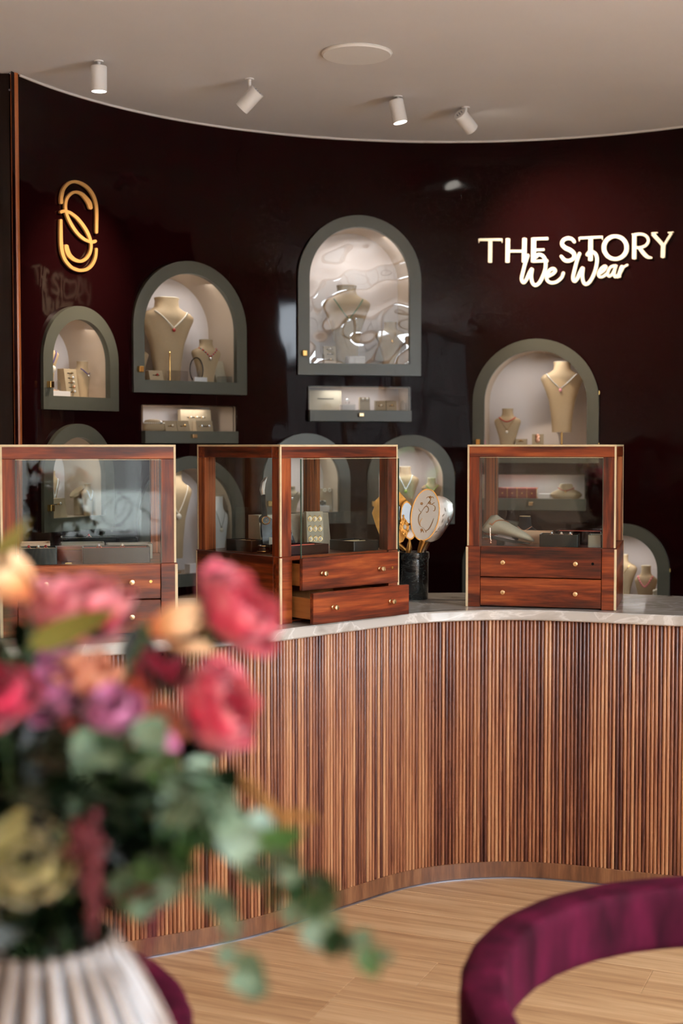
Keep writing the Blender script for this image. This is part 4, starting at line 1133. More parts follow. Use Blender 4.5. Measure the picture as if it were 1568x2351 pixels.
# ------------------------------------------------------------------ marble pot and hand mirrors
PX, PY = 0.256, 4.965
t = thing('marble_pot', 'black veined marble pot holding hand mirrors', 'pot', (PX, PY, ZT + 0.0005))
obj('body', MB().lathe([(0.053, 0), (0.054, 0.002), (0.054, 0.1445), (0.045, 0.1445), (0.045, 0.012)], 40), 'black_marble', t)
ri = MB(); ri.lathe([(0.045, 0.1445), (0.0565, 0.1445), (0.0575, 0.147), (0.0575, 0.166), (0.056, 0.168), (0.046, 0.168), (0.045, 0.166), (0.045, 0.1445)], 40, cap=False)
obj('rim', ri, 'black_marble', t)
def ell(cx, cz, rx, rz_, th, n=40):
    c_, s_ = math.cos(th), math.sin(th)
    return [(cx + rx * math.cos(a) * c_ - rz_ * math.sin(a) * s_, cz + rx * math.cos(a) * s_ + rz_ * math.sin(a) * c_) for a in [2 * PI * i / n for i in range(n)]]
def hm(px, py, Y): return atY(px, py, Y)
# white oval
Ym = 4.93
def loc2(px, py, o, Y): p = atY(px, py, Y) - o; return (p.x, p.z)
o0 = atY(963, 1270, Ym)
t = thing('hand_mirror', 'ivory oval hand mirror with gold scrolls and gold rim', 'hand mirror', o0, 0, 'hand mirrors in the marble pot')
k = Ym / FPX
cx, cz = loc2(976, 1182, o0, Ym)
E1 = ell(cx, cz, 33 * k, 60.5 * k, -0.14)
obj('rim', MB().ring(E1, ell(cx, cz, 30.8 * k, 58 * k, -0.14), -0.006, 0.006), 'gold_paint', t, angle=60)
obj('back', MB().prism(ell(cx, cz, 31.2 * k, 58.4 * k, -0.14), -0.004, 0.005), 'enamel', t)
obj('handle', MB().tube([(cx - 0.005, 0, cz - 60 * k), (0.002, 0, 0.012), (-0.001, 0.006, -0.02), (-0.006, 0.012, -0.05), (-0.012, 0.02, -0.13)], [0.014, 0.009, 0.007, 0.0065, 0.006], 12), 'gold_paint', t)
SCR = [[(895, 530), (905, 560), (930, 590), (900, 630), (890, 690), (895, 750), (920, 800), (965, 830)], [(930, 590), (970, 530), (1010, 490), (1045, 520), (1040, 570), (1018, 590), (1012, 570)],
       [(1010, 490), (1040, 440), (1075, 400), (1075, 360), (1040, 345), (1012, 370)], [(1075, 370), (1110, 345), (1130, 370)], [(1040, 440), (1090, 462), (1142, 432)], [(1100, 462), (1150, 500), (1142, 560), (1118, 562)],
       [(965, 830), (1000, 872), (1050, 850), (1090, 780), (1115, 720), (1130, 680)], [(920, 800), (915, 740), (950, 680)], [(950, 850), (930, 905)], [(950, 850), (970, 905)], [(1000, 880), (1010, 900)]]
for s_ in SCR:
    pp = [loc2(830 + x / 6.817, 1090 + y / 6.817, o0, Ym) for x, y in s_]
    pp = catmull([(x, -0.0042, z) for x, z in pp], 5)
    obj('gold_scroll', MB().tube(pp, [0.0011 * (0.35 + math.sin(PI * min(0.95, max(0.08, i / len(pp))))) for i in range(len(pp))], 5), 'gold_paint', t)
for x, y in ((940, 450), (1065, 440), (1075, 352), (940, 860)):
    a_, b_ = loc2(830 + x / 6.817, 1090 + y / 6.817, o0, Ym)
    fl = MB()
    for q in range(5): fl.ball((a_ + 0.0032 * math.cos(q * 1.257), -0.0045, b_ + 0.0032 * math.sin(q * 1.257)), 0.0022, 6, 4)
    obj('gold_flower', fl, 'gold_paint', t)
# silver
Ys = 4.985
o0 = atY(972, 1268, Ys)
t = thing('hand_mirror', 'hammered silver hand mirror leaning out behind the ivory one', 'hand mirror', o0, 0, 'hand mirrors in the marble pot')
ol = catmull([(*loc2(x, y, o0, Ys), 0) for x, y in ((1000, 1139), (1020, 1141), (1037, 1154), (1043, 1170), (1038, 1192), (1022, 1218), (1008, 1236), (990, 1244), (975, 1240), (968, 1215), (972, 1170), (985, 1147))], 5, True)
cxs = sum((p.x for p in ol)) / len(ol); czs = sum((p.y for p in ol)) / len(ol)
rg = lambda f_, y: [(cxs + (p.x - cxs) * f_, y, czs + (p.y - czs) * f_) for p in ol]
obj('back', MB().loft([rg(0.97, 0.004), rg(1.0, 0.001), rg(1.0, -0.001), rg(0.9, -0.005), rg(0.5, -0.009), rg(0.05, -0.010)]), 'silver_rough', t, angle=60)
for x, y in ((1018, 1182), (1030, 1192), (1025, 1205), (1008, 1212), (1003, 1220), (1022, 1170), (1016, 1195)):
    a_, b_ = loc2(x, y, o0, Ys)
    obj('chased_leaf', MB().ball((0, 0, 0), 0.007, 8, 5).xf(Matrix.Translation((a_, -0.0085, b_)) @ Matrix.Rotation(rnd.uniform(0, 3), 4, 'Y') @ Matrix.Diagonal((1.2, 0.3, 0.35, 1))), 'silver_rough', t)
obj('handle', MB().tube([(loc2(985, 1243, o0, Ys)[0], 0, loc2(985, 1243, o0, Ys)[1]), (0.004, 0, 0.006), (-0.008, 0, -0.03), (-0.026, 0, -0.14)], [0.007, 0.006, 0.006, 0.005], 10), 'silver', t)
# gilt octagon
Yg = 5.02
o0 = atY(940, 1268, Yg)
t = thing('hand_mirror', 'large gilt octagonal hand mirror behind the case corner post', 'hand mirror', o0, 0, 'hand mirrors in the marble pot')
og = [loc2(x, y, o0, Yg) for x, y in ((885, 1125), (902, 1123), (918, 1130), (928, 1142), (941, 1155), (946, 1180), (940, 1215), (925, 1243), (905, 1253), (885, 1253), (874, 1235), (862, 1205), (854, 1178), (859, 1165), (857, 1154), (871, 1140))]
gx = sum(p[0] for p in og) / len(og); gz = sum(p[1] for p in og) / len(og)
ig = [(gx + (x - gx) * 0.56, gz + (z - gz) * 0.60) for x, z in og]
obj('frame', MB().ring(og, ig, -0.006, 0.006), 'gold_paint', t, smooth=False)
obj('mirror_glass', MB().prism([(gx + (x - gx) * 1.01, gz + (z - gz) * 1.01) for x, z in ig], -0.001, 0.004), 'mirror', t, smooth=False)
obj('frame_bead', MB().tube([(x, -0.006, z) for x, z in ig], 0.003, 6, True), 'gold_paint', t)
obj('handle', MB().tube([(loc2(915, 1250, o0, Yg)[0], 0, loc2(915, 1250, o0, Yg)[1]), (-0.012, 0, 0.005), (-0.004, -0.006, -0.03), (0.01, -0.02, -0.13)], [0.010, 0.008, 0.007, 0.006], 10), 'gold_paint', t)
# filigree
Yf = 4.955
o0 = atY(938, 1268, Yf)
t = thing('hand_mirror', 'small gilt filigree hand mirror with a cameo between the octagon and the ivory oval', 'hand mirror', o0, 0, 'hand mirrors in the marble pot')
a_, b_ = loc2(938, 1195, o0, Yf)
obj('back', MB().prism(ell(a_, b_, 16 * k, 42 * k, 0.12), 0.001, 0.008), 'mirror', t)
obj('rim', MB().ring(ell(a_, b_, 18 * k, 45 * k, 0.12), ell(a_, b_, 15.5 * k, 41.5 * k, 0.12), 0, 0.01), 'gold_paint', t, angle=60)
dm = [loc2(x, y, o0, Yf) for x, y in ((926, 1183), (932, 1195), (940, 1203), (937, 1220), (933, 1234), (925, 1226), (917, 1214), (919, 1200))]
obj('filigree_plate', MB().prism(dm, -0.006, -0.001), 'gold_paint', t, smooth=False)
mb = MB()
for i in range(len(dm)):
    for f_ in (0.95, 0.65):
        dx = sum(p[0] for p in dm) / 8; dz = sum(p[1] for p in dm) / 8
        mb.ball((dx + (dm[i][0] - dx) * f_, -0.007, dz + (dm[i][1] - dz) * f_), 0.004, 7, 5)
obj('filigree_beads', mb, 'gold_paint', t)
a_, b_ = loc2(929, 1210, o0, Yf)
obj('cameo', MB().ball((0, 0, 0), 1, 12, 8).xf(Matrix.Translation((a_, -0.007, b_)) @ Matrix.Diagonal((0.006, 0.003, 0.009, 1))), 'enamel', t)
obj('handle', MB().tube([(loc2(941, 1238, o0, Yf)[0], 0.004, loc2(941, 1238, o0, Yf)[1]), (0.002, 0.002, 0.012), (-0.004, 0.004, -0.01), (-0.002, 0.006, -0.13)], [0.004, 0.011, 0.008, 0.006], 10), 'gold_paint', t)

# ------------------------------------------------------------------ things inside the display cases
DZ = ZT + BH + 0.0006
def dk(case, x, y, z=0.0):
    r = case.rotation_euler.z
    v = Matrix.Rotation(r, 3, 'Z') @ Vector((x, y, 0))
    return Vector((case.location.x + v.x, case.location.y + v.y, DZ + z))
def dpx(case, px, y):
    r = case.rotation_euler.z; u = Vector((math.cos(r), math.sin(r), 0)); n = Vector((-u.y, u.x, 0))
    d = ray(px, 1250); o = Vector((case.location.x, case.location.y, 0))
    t_ = (o + n * y).dot(n) / d.dot(n)
    return (d * t_ - o).dot(u)
def tray(case, x0, x1, y0, y1, h, label, outer, inner, jewels=(), name='jewellery_tray', cat='tray', depth=0.008):
    w, d = x1 - x0, y1 - y0; tck = 0.004
    t = thing(name, label, cat, dk(case, (x0 + x1) / 2, (y0 + y1) / 2), case.rotation_euler.z)
    O = rrect_pts(w, -d / 2, d / 2, 0.004); I = rrect_pts(w - 2 * tck, -d / 2 + tck, d / 2 - tck, 0.003); n = len(O)
    vs = [(x, y, 0) for x, y in O] + [(x, y, h) for x, y in O] + [(x, y, h) for x, y in I] + [(x, y, h - depth) for x, y in I]
    fs = [tuple(range(n - 1, -1, -1))]
    for a in range(3):
        fs += [(a * n + i, a * n + (i + 1) % n, (a + 1) * n + (i + 1) % n, (a + 1) * n + i) for i in range(n)]
    fs.append(tuple(3 * n + i for i in range(n)))
    obj('body', MB().add(vs, fs), outer, t, angle=40)
    obj('lining', MB().prism(rrect_pts(w - 2 * tck - 0.001, -d / 2 + tck + 0.0005, d / 2 - tck - 0.0005, 0.003), h - depth + 0.0002, h - depth + 0.002, 'z'), inner, t)
    nr = max(2, int(d / 0.025))
    for i in range(1, nr): obj('ridge', MB().tube([(-w / 2 + 0.006, -d / 2 + d * i / nr, h - depth + 0.002), (w / 2 - 0.006, -d / 2 + d * i / nr, h - depth + 0.002)], 0.003, 8), inner, t)
    for (jx, jy, mt, lb) in jewels:
        ring_at(t.location + Matrix.Rotation(case.rotation_euler.z, 3, 'Z') @ Vector((jx * w, jy * d, h - depth - 0.004)), case.rotation_euler.z, lb, mt, 'rosegold', 0.007, 0.004, 'rings lying in the case trays')
    return t
x_ = lambda c, p, y: dpx(c, p, y)
cL, cM, cR = case_l, case_m, case_r
tray(cL, 0.050, x_(cL, 131, .02), 0.02, 0.12, 0.046, 'dark green leather ring tray at the front of the case behind the peonies', 'greenbox', 'beigefelt', [(-0.25, -0.2, 'ruby', 'red ring near the post in the dark green tray'), (0.0, -0.2, 'pearl', 'pale ring in the middle of the dark green tray'), (0.2, -0.2, 'ruby', 'red ring at the clear end of the dark green tray')])
tray(cL, 0.050, x_(cL, 115, .14), 0.135, 0.24, 0.052, 'peach cream tray behind the dark green ring tray', 'creambox', 'creambox')
t = thing('leather_box', 'round-ended chestnut leather box with gold stitching between the front trays', 'box', dk(cL, (x_(cL, 130, .10) + x_(cL, 203, .10)) / 2, 0.156), cL.rotation_euler.z)
ov = lambda s_, z: [(0.048 * s_ * math.copysign(abs(math.cos(a)) ** 0.7, math.cos(a)), 0.03 * s_ * math.copysign(abs(math.sin(a)) ** 0.7, math.sin(a)), z) for a in [2 * PI * i / 28 for i in range(28)]]
obj('body', MB().loft([ov(1, 0), ov(1, 0.03)]), 'tanbox', t, angle=40)
obj('lid', MB().loft([ov(1.03, 0.0305), ov(1.03, 0.038), ov(0.98, 0.042)]), 'tanbox', t, angle=40)
obj('stitching', MB().tube([Vector(v) for v in ov(1.035, 0.034)], 0.0008, 4, True), 'brass', t)
tray(cL, x_(cL, 190, .02), x_(cL, 345, .02), 0.02, 0.12, 0.045, 'navy tray lined in coral velvet at the front of the case behind the peonies', 'navybox', 'redfelt', [(-0.25, 0.1, 'diamond', 'clear ring in the coral-lined navy tray'), (0.1, 0.1, 'pearl', 'pale ring in the coral-lined navy tray')])
tray(cL, x_(cL, 140, .3), x_(cL, 270, .3), 0.30, 0.385, 0.058, 'long black tray at the back of the case behind the peonies', 'black', 'darkfelt', [(0.0, 0, 'ruby', 'dark red ring in the long black tray')])
tray(cL, x_(cL, 272, .30), x_(cL, 318, .30), 0.28, 0.36, 0.054, 'short black tray beside the long black tray', 'black', 'darkfelt')
tray(cL, x_(cL, 140, .2), x_(cL, 240, .2), 0.195, 0.275, 0.047, 'flat taupe tray in the middle of the case behind the peonies', 'greybox', 'beigefelt')
tray(cL, x_(cL, 246, .17), x_(cL, 350, .17), 0.165, 0.255, 0.044, 'pale grey tray behind the coral-lined navy tray', 'greybox', 'white_block')
kx = x_(cL, 145, .03)
t = thing('small_keys', 'bunch of small keys lying between the front trays', 'keys', dk(cL, kx, 0.04), 0.4)
obj('key_ring', MB().tube([(0.006 * math.cos(a), 0.006 * math.sin(a), 0.0015) for a in [2 * PI * i / 12 for i in range(12)]], 0.0008, 5, True), 'steel', t)
obj('key', MB().box(0.005, 0.024, -0.0015, 0.0015, 0, 0.0015).box(0.02, 0.024, -0.004, 0.001, 0, 0.0015), 'brass', t, smooth=False)

# corner-on case
tray(cM, 0.32, 0.43, 0.02, 0.14, 0.032, 'dark green tray with pale lining in the corner-on case', 'greenbox', 'beigefelt')
tray(cM, 0.055, 0.215, 0.02, 0.12, 0.030, 'maroon tray lined in pink velvet in the corner-on case', 'maroonbox', 'redfelt')
tray(cM, 0.055, 0.12, 0.215, 0.35, 0.036, 'dark green tray behind the embossing press', 'greenbox', 'beigefelt')
rzm = cM.rotation_euler.z
def slant_w(world, rz, w, h, d, label, **kw): slant(world, rz, w, h, d, label, **kw); return (Vector(world), rz, w, h, d)
slant_w(dk(cM, 0.29, 0.27), rzm, 0.30, 0.112, 0.07, 'wide grey linen riser at the back of the corner-on case', mat='greylinen', name='display_riser', slope=0.2)
S = slant_w(dk(cM, 0.300, 0.185), math.radians(14), 0.056, 0.122, 0.05, 'tilted linen card carrying nine pearl earrings', mat='greylinen', name='earring_card', slope=0.35)
p, rz, w_, h_, d_ = S
RN, CN = ('bottom', 'second', 'third', 'top'), ('left', 'middle', 'right')
for r_ in range(3):
    for c_ in range(3):
        f_ = 0.27 + r_ * 0.27
        q = p + Matrix.Rotation(rz, 3, 'Z') @ Vector(((c_ - 1) * 0.0165, d_ * 0.35 * f_ - 0.002, h_ * f_))
        e = obj('pearl_earring', MB().ball((0, -0.001, 0), 0.0062, 12, 8, 1.15), 'pearl', None, q, rz)
        tag(e, '%s pearl earring in the %s row of the linen card' % (CN[c_], ('bottom', 'middle', 'top')[r_]), 'earring', 'pearl earrings on the linen card')
        obj('gold_mount', MB().tube([(0.0066 * math.cos(a), -0.0005, 0.0076 * math.sin(a)) for a in [2 * PI * i / 14 for i in range(14)]], 0.0009, 5, True).ball((0, -0.0015, 0.0105), 0.0022, 6, 4), 'brass', e)
# embossing press
t = thing('embossing_press', 'antique black embossing press with an upright silver-tipped lever', 'press', dk(cM, 0.075, 0.172), 0.35)
obj('base_pad', MB().lathe([(0.024, 0), (0.025, 0.003), (0.022, 0.006), (0.019, 0.010), (0.019, 0.018), (0.022, 0.021), (0.022, 0.024), (0.015, 0.027)], 24), 'cast', t)
obj('gold_band', MB().lathe([(0.0252, 0.0045), (0.0246, 0.0065)], 24, cap=False).lathe([(0.0222, 0.0215), (0.0222, 0.0235)], 24, cap=False), 'brass', t)
fr = [(-0.008, 0.028), (0.012, 0.028), (0.012, 0.050), (0.05, 0.045), (0.075, 0.02), (0.078, 0.0), (0.10, 0.0), (0.10, 0.03), (0.085, 0.075), (0.05, 0.092), (0.015, 0.112), (-0.01, 0.112), (-0.012, 0.08)]
obj('cast_frame', MB().prism(fr, -0.009, 0.009), 'cast', t, smooth=False)
for y in (-0.016, 0.010):
    obj('pivot_boss', MB().lathe([(0.014, 0), (0.015, 0.002), (0.015, 0.005), (0.010, 0.006)], 20).xf(Matrix.Translation((0.0, y, 0.104)) @ Matrix.Rotation(-PI / 2, 4, 'X')), 'cast', t)
obj('gold_ring', MB().tube([(0.0125 * math.cos(a), -0.0165, 0.104 + 0.0125 * math.sin(a)) for a in [2 * PI * i / 20 for i in range(20)]], 0.0018, 6, True), 'brass', t)
obj('pivot_pin', MB().ball((0.0, -0.017, 0.104), 0.004, 8, 6), 'silver', t)
lv = obj('lever', MB().tube([(0.0, 0, 0.104), (0.0, 0, 0.13), (-0.002, 0, 0.16), (-0.004, 0, 0.185)], [0.010, 0.009, 0.0075, 0.007], 10), 'cast', t)
obj('lever_tip', MB().tube([(-0.004, 0, 0.18), (-0.007, 0, 0.20), (-0.003, 0, 0.222), (0.006, 0, 0.237), (0.010, 0, 0.241)], [0.006, 0.0085, 0.0085, 0.005, 0.001], 10), 'silver_rough', lv)
obj('die_block', MB().lathe([(0.016, 0.03), (0.018, 0.034), (0.012, 0.05)], 18, (0.045, 0, 0)), 'cast', t)

# closed case
t = thing('slipper_bust', 'grey linen slipper-shaped necklace bust lying on a small stand', 'bust', dk(cR, x_(cR, 1107, .06), 0.075), cR.rotation_euler.z)
RG = []
SL = [(0.0, .046, .062, .020), (0.010, .040, .076, .030), (0.028, .038, .100, .034), (0.048, .036, .103, .034), (0.066, .034, .090, .036), (0.095, .028, .072, .040), (0.125, .022, .056, .038), (0.15, .016, .041, .028), (0.168, .012, .028, .016), (0.176, .012, .020, .004)]
for x, zb, zt_, hy in SL:
    RG.append([(x, hy * math.cos(a), (zb + zt_) / 2 + (zt_ - zb) / 2 * math.sin(a)) for a in [2 * PI * i / 22 for i in range(22)]])
obj('torso', MB().loft(RG), 'greylinen', t, angle=60)
obj('dark_sole', MB().prism([(0.004, 0.036), (0.06, 0.028), (0.12, 0.016), (0.165, 0.010), (0.165, 0.006), (0.11, 0.008), (0.05, 0.018), (0.004, 0.028)], -0.026, 0.026), 'black', t, smooth=False)
obj('stand_foot', MB().box(0.05, 0.075, -0.018, 0.018, 0.0, 0.024, 0.001), 'greenbox', t)
def slz(x):
    for i in range(len(SL) - 1):
        if SL[i][0] <= x <= SL[i + 1][0]:
            f_ = (x - SL[i][0]) / (SL[i + 1][0] - SL[i][0]); return [SL[i][j] * (1 - f_) + SL[i + 1][j] * f_ for j in (1, 2, 3)]
    return SL[-1][1:]
t2 = thing('necklace', 'rose gold link necklace looped over the slipper-shaped bust', 'necklace', t.location, cR.rotation_euler.z)
mb = MB()
for k in range(60):
    u = k / 59; x = 0.034 + 0.055 * math.sin(PI * u) ** 0.8 if u < 0.5 else 0.089 - 0.006 * (u - 0.5)
    x = 0.03 + 0.058 * u
    zb, zt_, hy = slz(x); a = -0.15 * PI - 0.0 + (-0.5 + 1.0 * u) * 0.0
    a = math.radians(190 + 0) + math.radians(-100) * u      # from the near flank up over the top
    y_ = (hy + 0.0016) * math.cos(a); z_ = (zb + zt_) / 2 + ((zt_ - zb) / 2 + 0.0016) * math.sin(a) * (-1 if math.sin(a) < 0 else 1)
    mb.ball((x, -abs(y_), z_), 0.0022, 6, 4)
obj('link_chain', mb, 'rosegold', t2)
obj('tassel', MB().tube([(0.03, -0.037, 0.06), (0.031, -0.039, 0.035), (0.033, -0.04, 0.008)], 0.0016, 5).ball((0.033, -0.040, 0.008), 0.004, 7, 5).ball((0.034, -0.041, 0.016), 0.003, 7, 5), 'rosegold', t2)
tray(cR, x_(cR, 1190, .145), x_(cR, 1265, .145), 0.14, 0.22, 0.042, 'peach cream tray behind the slipper-shaped bust', 'creambox', 'creambox')
tray(cR, x_(cR, 1238, .02), x_(cR, 1327, .02), 0.022, 0.105, 0.041, 'dark green ring tray at the front of the closed case', 'greenbox', 'beigefelt', [(-0.2, -0.2, 'diamond', 'clear ring, first in the dark green front tray'), (0.05, -0.2, 'pearl', 'pale ring, middle of the dark green front tray'), (0.28, -0.2, 'diamond', 'clear ring, last in the dark green front tray')])
tray(cR, x_(cR, 1275, .15), 0.440, 0.15, 0.25, 0.046, 'maroon lacquer tray at the back of the closed case', 'maroonbox', 'redfelt')
tray(cR, x_(cR, 1349, .02), 0.447, 0.022, 0.11, 0.041, 'taupe leather tray beside the post of the closed case', 'greybox', 'beigefelt')
b = make_bust(dk(cR, x_(cR, 1205, .33), 0.33), cR.rotation_euler.z, 0.085, 0.10, 'black bust with a fine gold chain at the back of the closed case', prof=[(0, .9, .6), (.25, 1.0, .62), (.45, .8, .5), (.55, .55, .42), (.7, .45, .4), (1, .42, .38)], mat='darkfelt')
necklace(b, 'fine gold chain on the black bust in the closed case', 0.58, 0.42, 0.5, 1.4, 0.0014, 40, 'rosegold')
# ------------------------------------------------------------------ foreground: side table, vase, bouquet, velvet chairs
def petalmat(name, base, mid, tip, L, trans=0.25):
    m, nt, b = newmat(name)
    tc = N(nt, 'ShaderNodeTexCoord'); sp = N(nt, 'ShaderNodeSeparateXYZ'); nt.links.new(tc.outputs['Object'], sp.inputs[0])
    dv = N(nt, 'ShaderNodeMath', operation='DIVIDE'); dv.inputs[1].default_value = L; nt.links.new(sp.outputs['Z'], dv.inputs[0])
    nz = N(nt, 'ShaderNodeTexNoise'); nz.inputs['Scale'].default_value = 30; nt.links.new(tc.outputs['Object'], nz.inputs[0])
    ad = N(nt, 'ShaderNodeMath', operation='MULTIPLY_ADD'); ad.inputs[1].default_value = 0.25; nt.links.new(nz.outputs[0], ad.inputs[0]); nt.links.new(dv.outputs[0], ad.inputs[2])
    nt.links.new(ramp(nt, ad.outputs[0], [(0.36, base), (0.66, mid), (0.95, tip)]), b.inputs['Base Color'])  # deep base stop runs higher, adding the lower petals' shading to their pigment
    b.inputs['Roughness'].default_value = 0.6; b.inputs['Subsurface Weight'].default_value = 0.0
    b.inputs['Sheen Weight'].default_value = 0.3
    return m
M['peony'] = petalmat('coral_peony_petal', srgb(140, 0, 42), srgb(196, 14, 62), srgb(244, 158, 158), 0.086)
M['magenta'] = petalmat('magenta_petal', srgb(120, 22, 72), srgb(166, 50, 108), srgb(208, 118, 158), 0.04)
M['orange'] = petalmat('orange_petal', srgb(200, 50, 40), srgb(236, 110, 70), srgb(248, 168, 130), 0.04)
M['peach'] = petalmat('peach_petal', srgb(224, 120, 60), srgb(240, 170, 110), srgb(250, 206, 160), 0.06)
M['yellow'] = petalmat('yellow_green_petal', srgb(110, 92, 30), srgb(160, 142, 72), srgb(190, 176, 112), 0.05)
def leafmat(name, c1, c2, rough=0.5):
    m, nt, b = newmat(name)
    oi = N(nt, 'ShaderNodeObjectInfo')
    nt.links.new(ramp(nt, oi.outputs['Random'], [(0, c1), (1, c2)]), b.inputs['Base Color'])
    b.inputs['Roughness'].default_value = rough
    return m
M['euc'] = leafmat('eucalyptus_leaf', srgb(52, 76, 52), srgb(132, 150, 122), 0.45)
M['dark_leaf'] = leafmat('dark_green_leaf', srgb(8, 18, 10), srgb(22, 40, 18), 0.35)
M['mid_leaf'] = leafmat('mid_green_leaf', srgb(30, 58, 26), srgb(70, 98, 46), 0.4)
M['olive_leaf'] = leafmat('olive_leaf', srgb(112, 108, 44), srgb(140, 130, 62), 0.45)
M['stem'] = flat('green_stem', srgb(60, 84, 44), 0.5)
M['amaranth'] = flat('amaranth_red', srgb(92, 26, 32), 0.8, noise=0.3, nscale=200, bump=0.5)
M['goldenrod'] = flat('bronze_goldenrod', srgb(140, 92, 34), 0.8, noise=0.2, nscale=100)
M['bud'] = flat('pale_bud', srgb(206, 196, 160), 0.5)
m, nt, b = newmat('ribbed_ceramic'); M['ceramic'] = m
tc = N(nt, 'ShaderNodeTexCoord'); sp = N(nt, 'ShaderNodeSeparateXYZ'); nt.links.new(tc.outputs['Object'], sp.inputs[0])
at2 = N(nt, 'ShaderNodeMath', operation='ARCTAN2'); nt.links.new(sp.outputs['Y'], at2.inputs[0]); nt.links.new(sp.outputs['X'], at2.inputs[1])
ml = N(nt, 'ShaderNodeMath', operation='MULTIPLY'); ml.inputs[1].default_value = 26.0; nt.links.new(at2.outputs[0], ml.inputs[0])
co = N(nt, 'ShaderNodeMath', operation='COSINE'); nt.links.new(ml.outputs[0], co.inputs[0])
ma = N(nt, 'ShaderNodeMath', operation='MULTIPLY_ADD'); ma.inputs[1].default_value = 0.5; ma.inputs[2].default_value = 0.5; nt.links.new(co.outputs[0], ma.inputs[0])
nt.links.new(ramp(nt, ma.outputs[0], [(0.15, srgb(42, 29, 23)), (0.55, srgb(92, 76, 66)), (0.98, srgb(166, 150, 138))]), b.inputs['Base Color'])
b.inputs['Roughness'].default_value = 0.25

VY = 1.35
vc = atY(92, 2150, VY)
VX, VZR = vc.x, vc.z           # vase centre line and rim height
TZ = 0.50
t = thing('side_table', 'low round side table under the ribbed flower vase', 'table', (VX, VY - 0.05, 0))
obj('table_top', MB().lathe([(0.27, TZ - 0.022), (0.28, TZ - 0.018), (0.28, TZ - 0.004), (0.275, TZ)], 48), 'table_top', t)
obj('column', MB().lathe([(0.03, 0.02), (0.025, 0.05), (0.025, TZ - 0.0225)], 20), 'black_metal', t)
obj('foot', MB().lathe([(0.18, 0), (0.18, 0.01), (0.04, 0.02)], 36), 'black_metal', t)
vh = VZR - TZ
prof = [(0.080, 0), (0.098, 0.02), (0.128, 0.09), (0.142, 0.17), (0.140, vh - 0.16), (0.124, vh - 0.10), (0.098, vh - 0.045), (0.078, vh - 0.012), (0.074, vh), (0.068, vh - 0.004), (0.064, vh - 0.06)]
pr = catmull([(r, z, 0) for r, z in prof], 5)
nv = 208; rings = []
for p in pr:
    rb = 0.035 * min(1, max(0, (vh - p.y) / 0.03 + 0.3)) if p.x > 0.066 else 0.0
    rings.append([((p.x * (1 + rb * math.cos(26 * a))) * math.cos(a), (p.x * (1 + rb * math.cos(26 * a))) * math.sin(a), p.y) for a in [2 * PI * k / nv for k in range(nv)]])
tag(obj('ribbed_vase', MB().loft(rings), 'ceramic', None, (VX, VY, TZ + 0.0006), angle=70), 'cream and brown vertically ribbed ceramic vase full of flowers', 'vase')

def petal_mesh(name, L, W_, cup, curl, ruffle, mat, nu=7, nv_=7, seed=0):
    r_ = random.Random(seed); vs, fs = [], []
    ph = r_.uniform(0, 6)
    for j in range(nv_ + 1):
        v = j / nv_
        wv = W_ * (0.18 + 0.82 * math.sin(PI * min(1, v * 0.92 + 0.08) ** 0.9 * 0.62 + 0.02) ** 1.0) * (1 - 0.25 * max(0, v - 0.75) / 0.25)
        for i in range(nu + 1):
            u = -1 + 2 * i / nu
            z = L * (v - 0.10 * v * v * u * u) + ruffle * v ** 3 * math.sin(5 * u + ph)
            y = cup * math.sin(PI * 0.85 * v) * (1.0) - cup * 0.9 * u * u * v + curl * v ** 3
            vs.append((u * wv, y, z))
    for j in range(nv_):
        for i in range(nu):
            a = j * (nu + 1) + i; fs.append((a, a + 1, a + nu + 2, a + nu + 1))
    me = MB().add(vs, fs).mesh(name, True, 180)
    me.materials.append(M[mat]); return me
PM = {}
def petals(mat, L, W_):
    k = (mat, round(L, 3))
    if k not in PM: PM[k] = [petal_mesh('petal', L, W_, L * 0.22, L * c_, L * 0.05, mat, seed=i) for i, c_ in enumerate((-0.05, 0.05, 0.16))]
    return PM[k]
def stem_to(p, extra=None):
    # from a flower base down into the vase mouth
    mouth = Vector((VX + rnd.uniform(-0.03, 0.03), VY + rnd.uniform(-0.03, 0.03), VZR - 0.02))
    mid = (p + mouth) / 2 + Vector((0, 0, 0.03))
    low = Vector((VX + rnd.uniform(-0.04, 0.04), VY + rnd.uniform(-0.04, 0.04), VZR - 0.2))
    return catmull([p, mid, mouth, low], 5)
def flower(px, py, Y, L, mat, axis, label, cat='flower', name='peony', layers=((5, 4, .62), (7, 16, .78), (8, 34, .92), (8, 58, 1.0)), W_=None, group=None, stem=True, jit=8):
    c = atY(px, py, Y); ax = Vector(axis).normalized()
    t = thing(name, label, cat, c, 0, group)
    q = Vector((0, 0, 1)).rotation_difference(ax).to_matrix().to_4x4()
    pm = petals(mat, L, W_ or L * 0.5)
    k = 0
    for n, tilt, s_ in layers:
        o0 = rnd.uniform(0, 6)
        for i in range(n):
            a = o0 + 2 * PI * i / n + rnd.uniform(-0.15, 0.15)
            o = obj('petal', pm[k % len(pm)], None, t); k += 1
            R_ = q @ Matrix.Rotation(a, 4, 'Z') @ Matrix.Translation((0, L * 0.05, -L * 0.35)) @ Matrix.Rotation(-math.radians(tilt + rnd.uniform(-jit, jit)), 4, 'X') @ Matrix.Scale(s_ * rnd.uniform(0.9, 1.08), 4)
            o.matrix_local = R_
    if stem:
        base = c - ax * L * 0.33
        obj('stem', MB().tube([p - c for p in stem_to(base)], 0.0028, 6), 'stem', t)
        cal = MB().lathe([(0.003, -0.006), (L * 0.14, 0.0), (L * 0.12, 0.006)], 10, (0, 0, -L * 0.36)).xf(q)
        obj('calyx', cal, 'stem', t)
    return t
G1 = 'coral peonies in the vase'
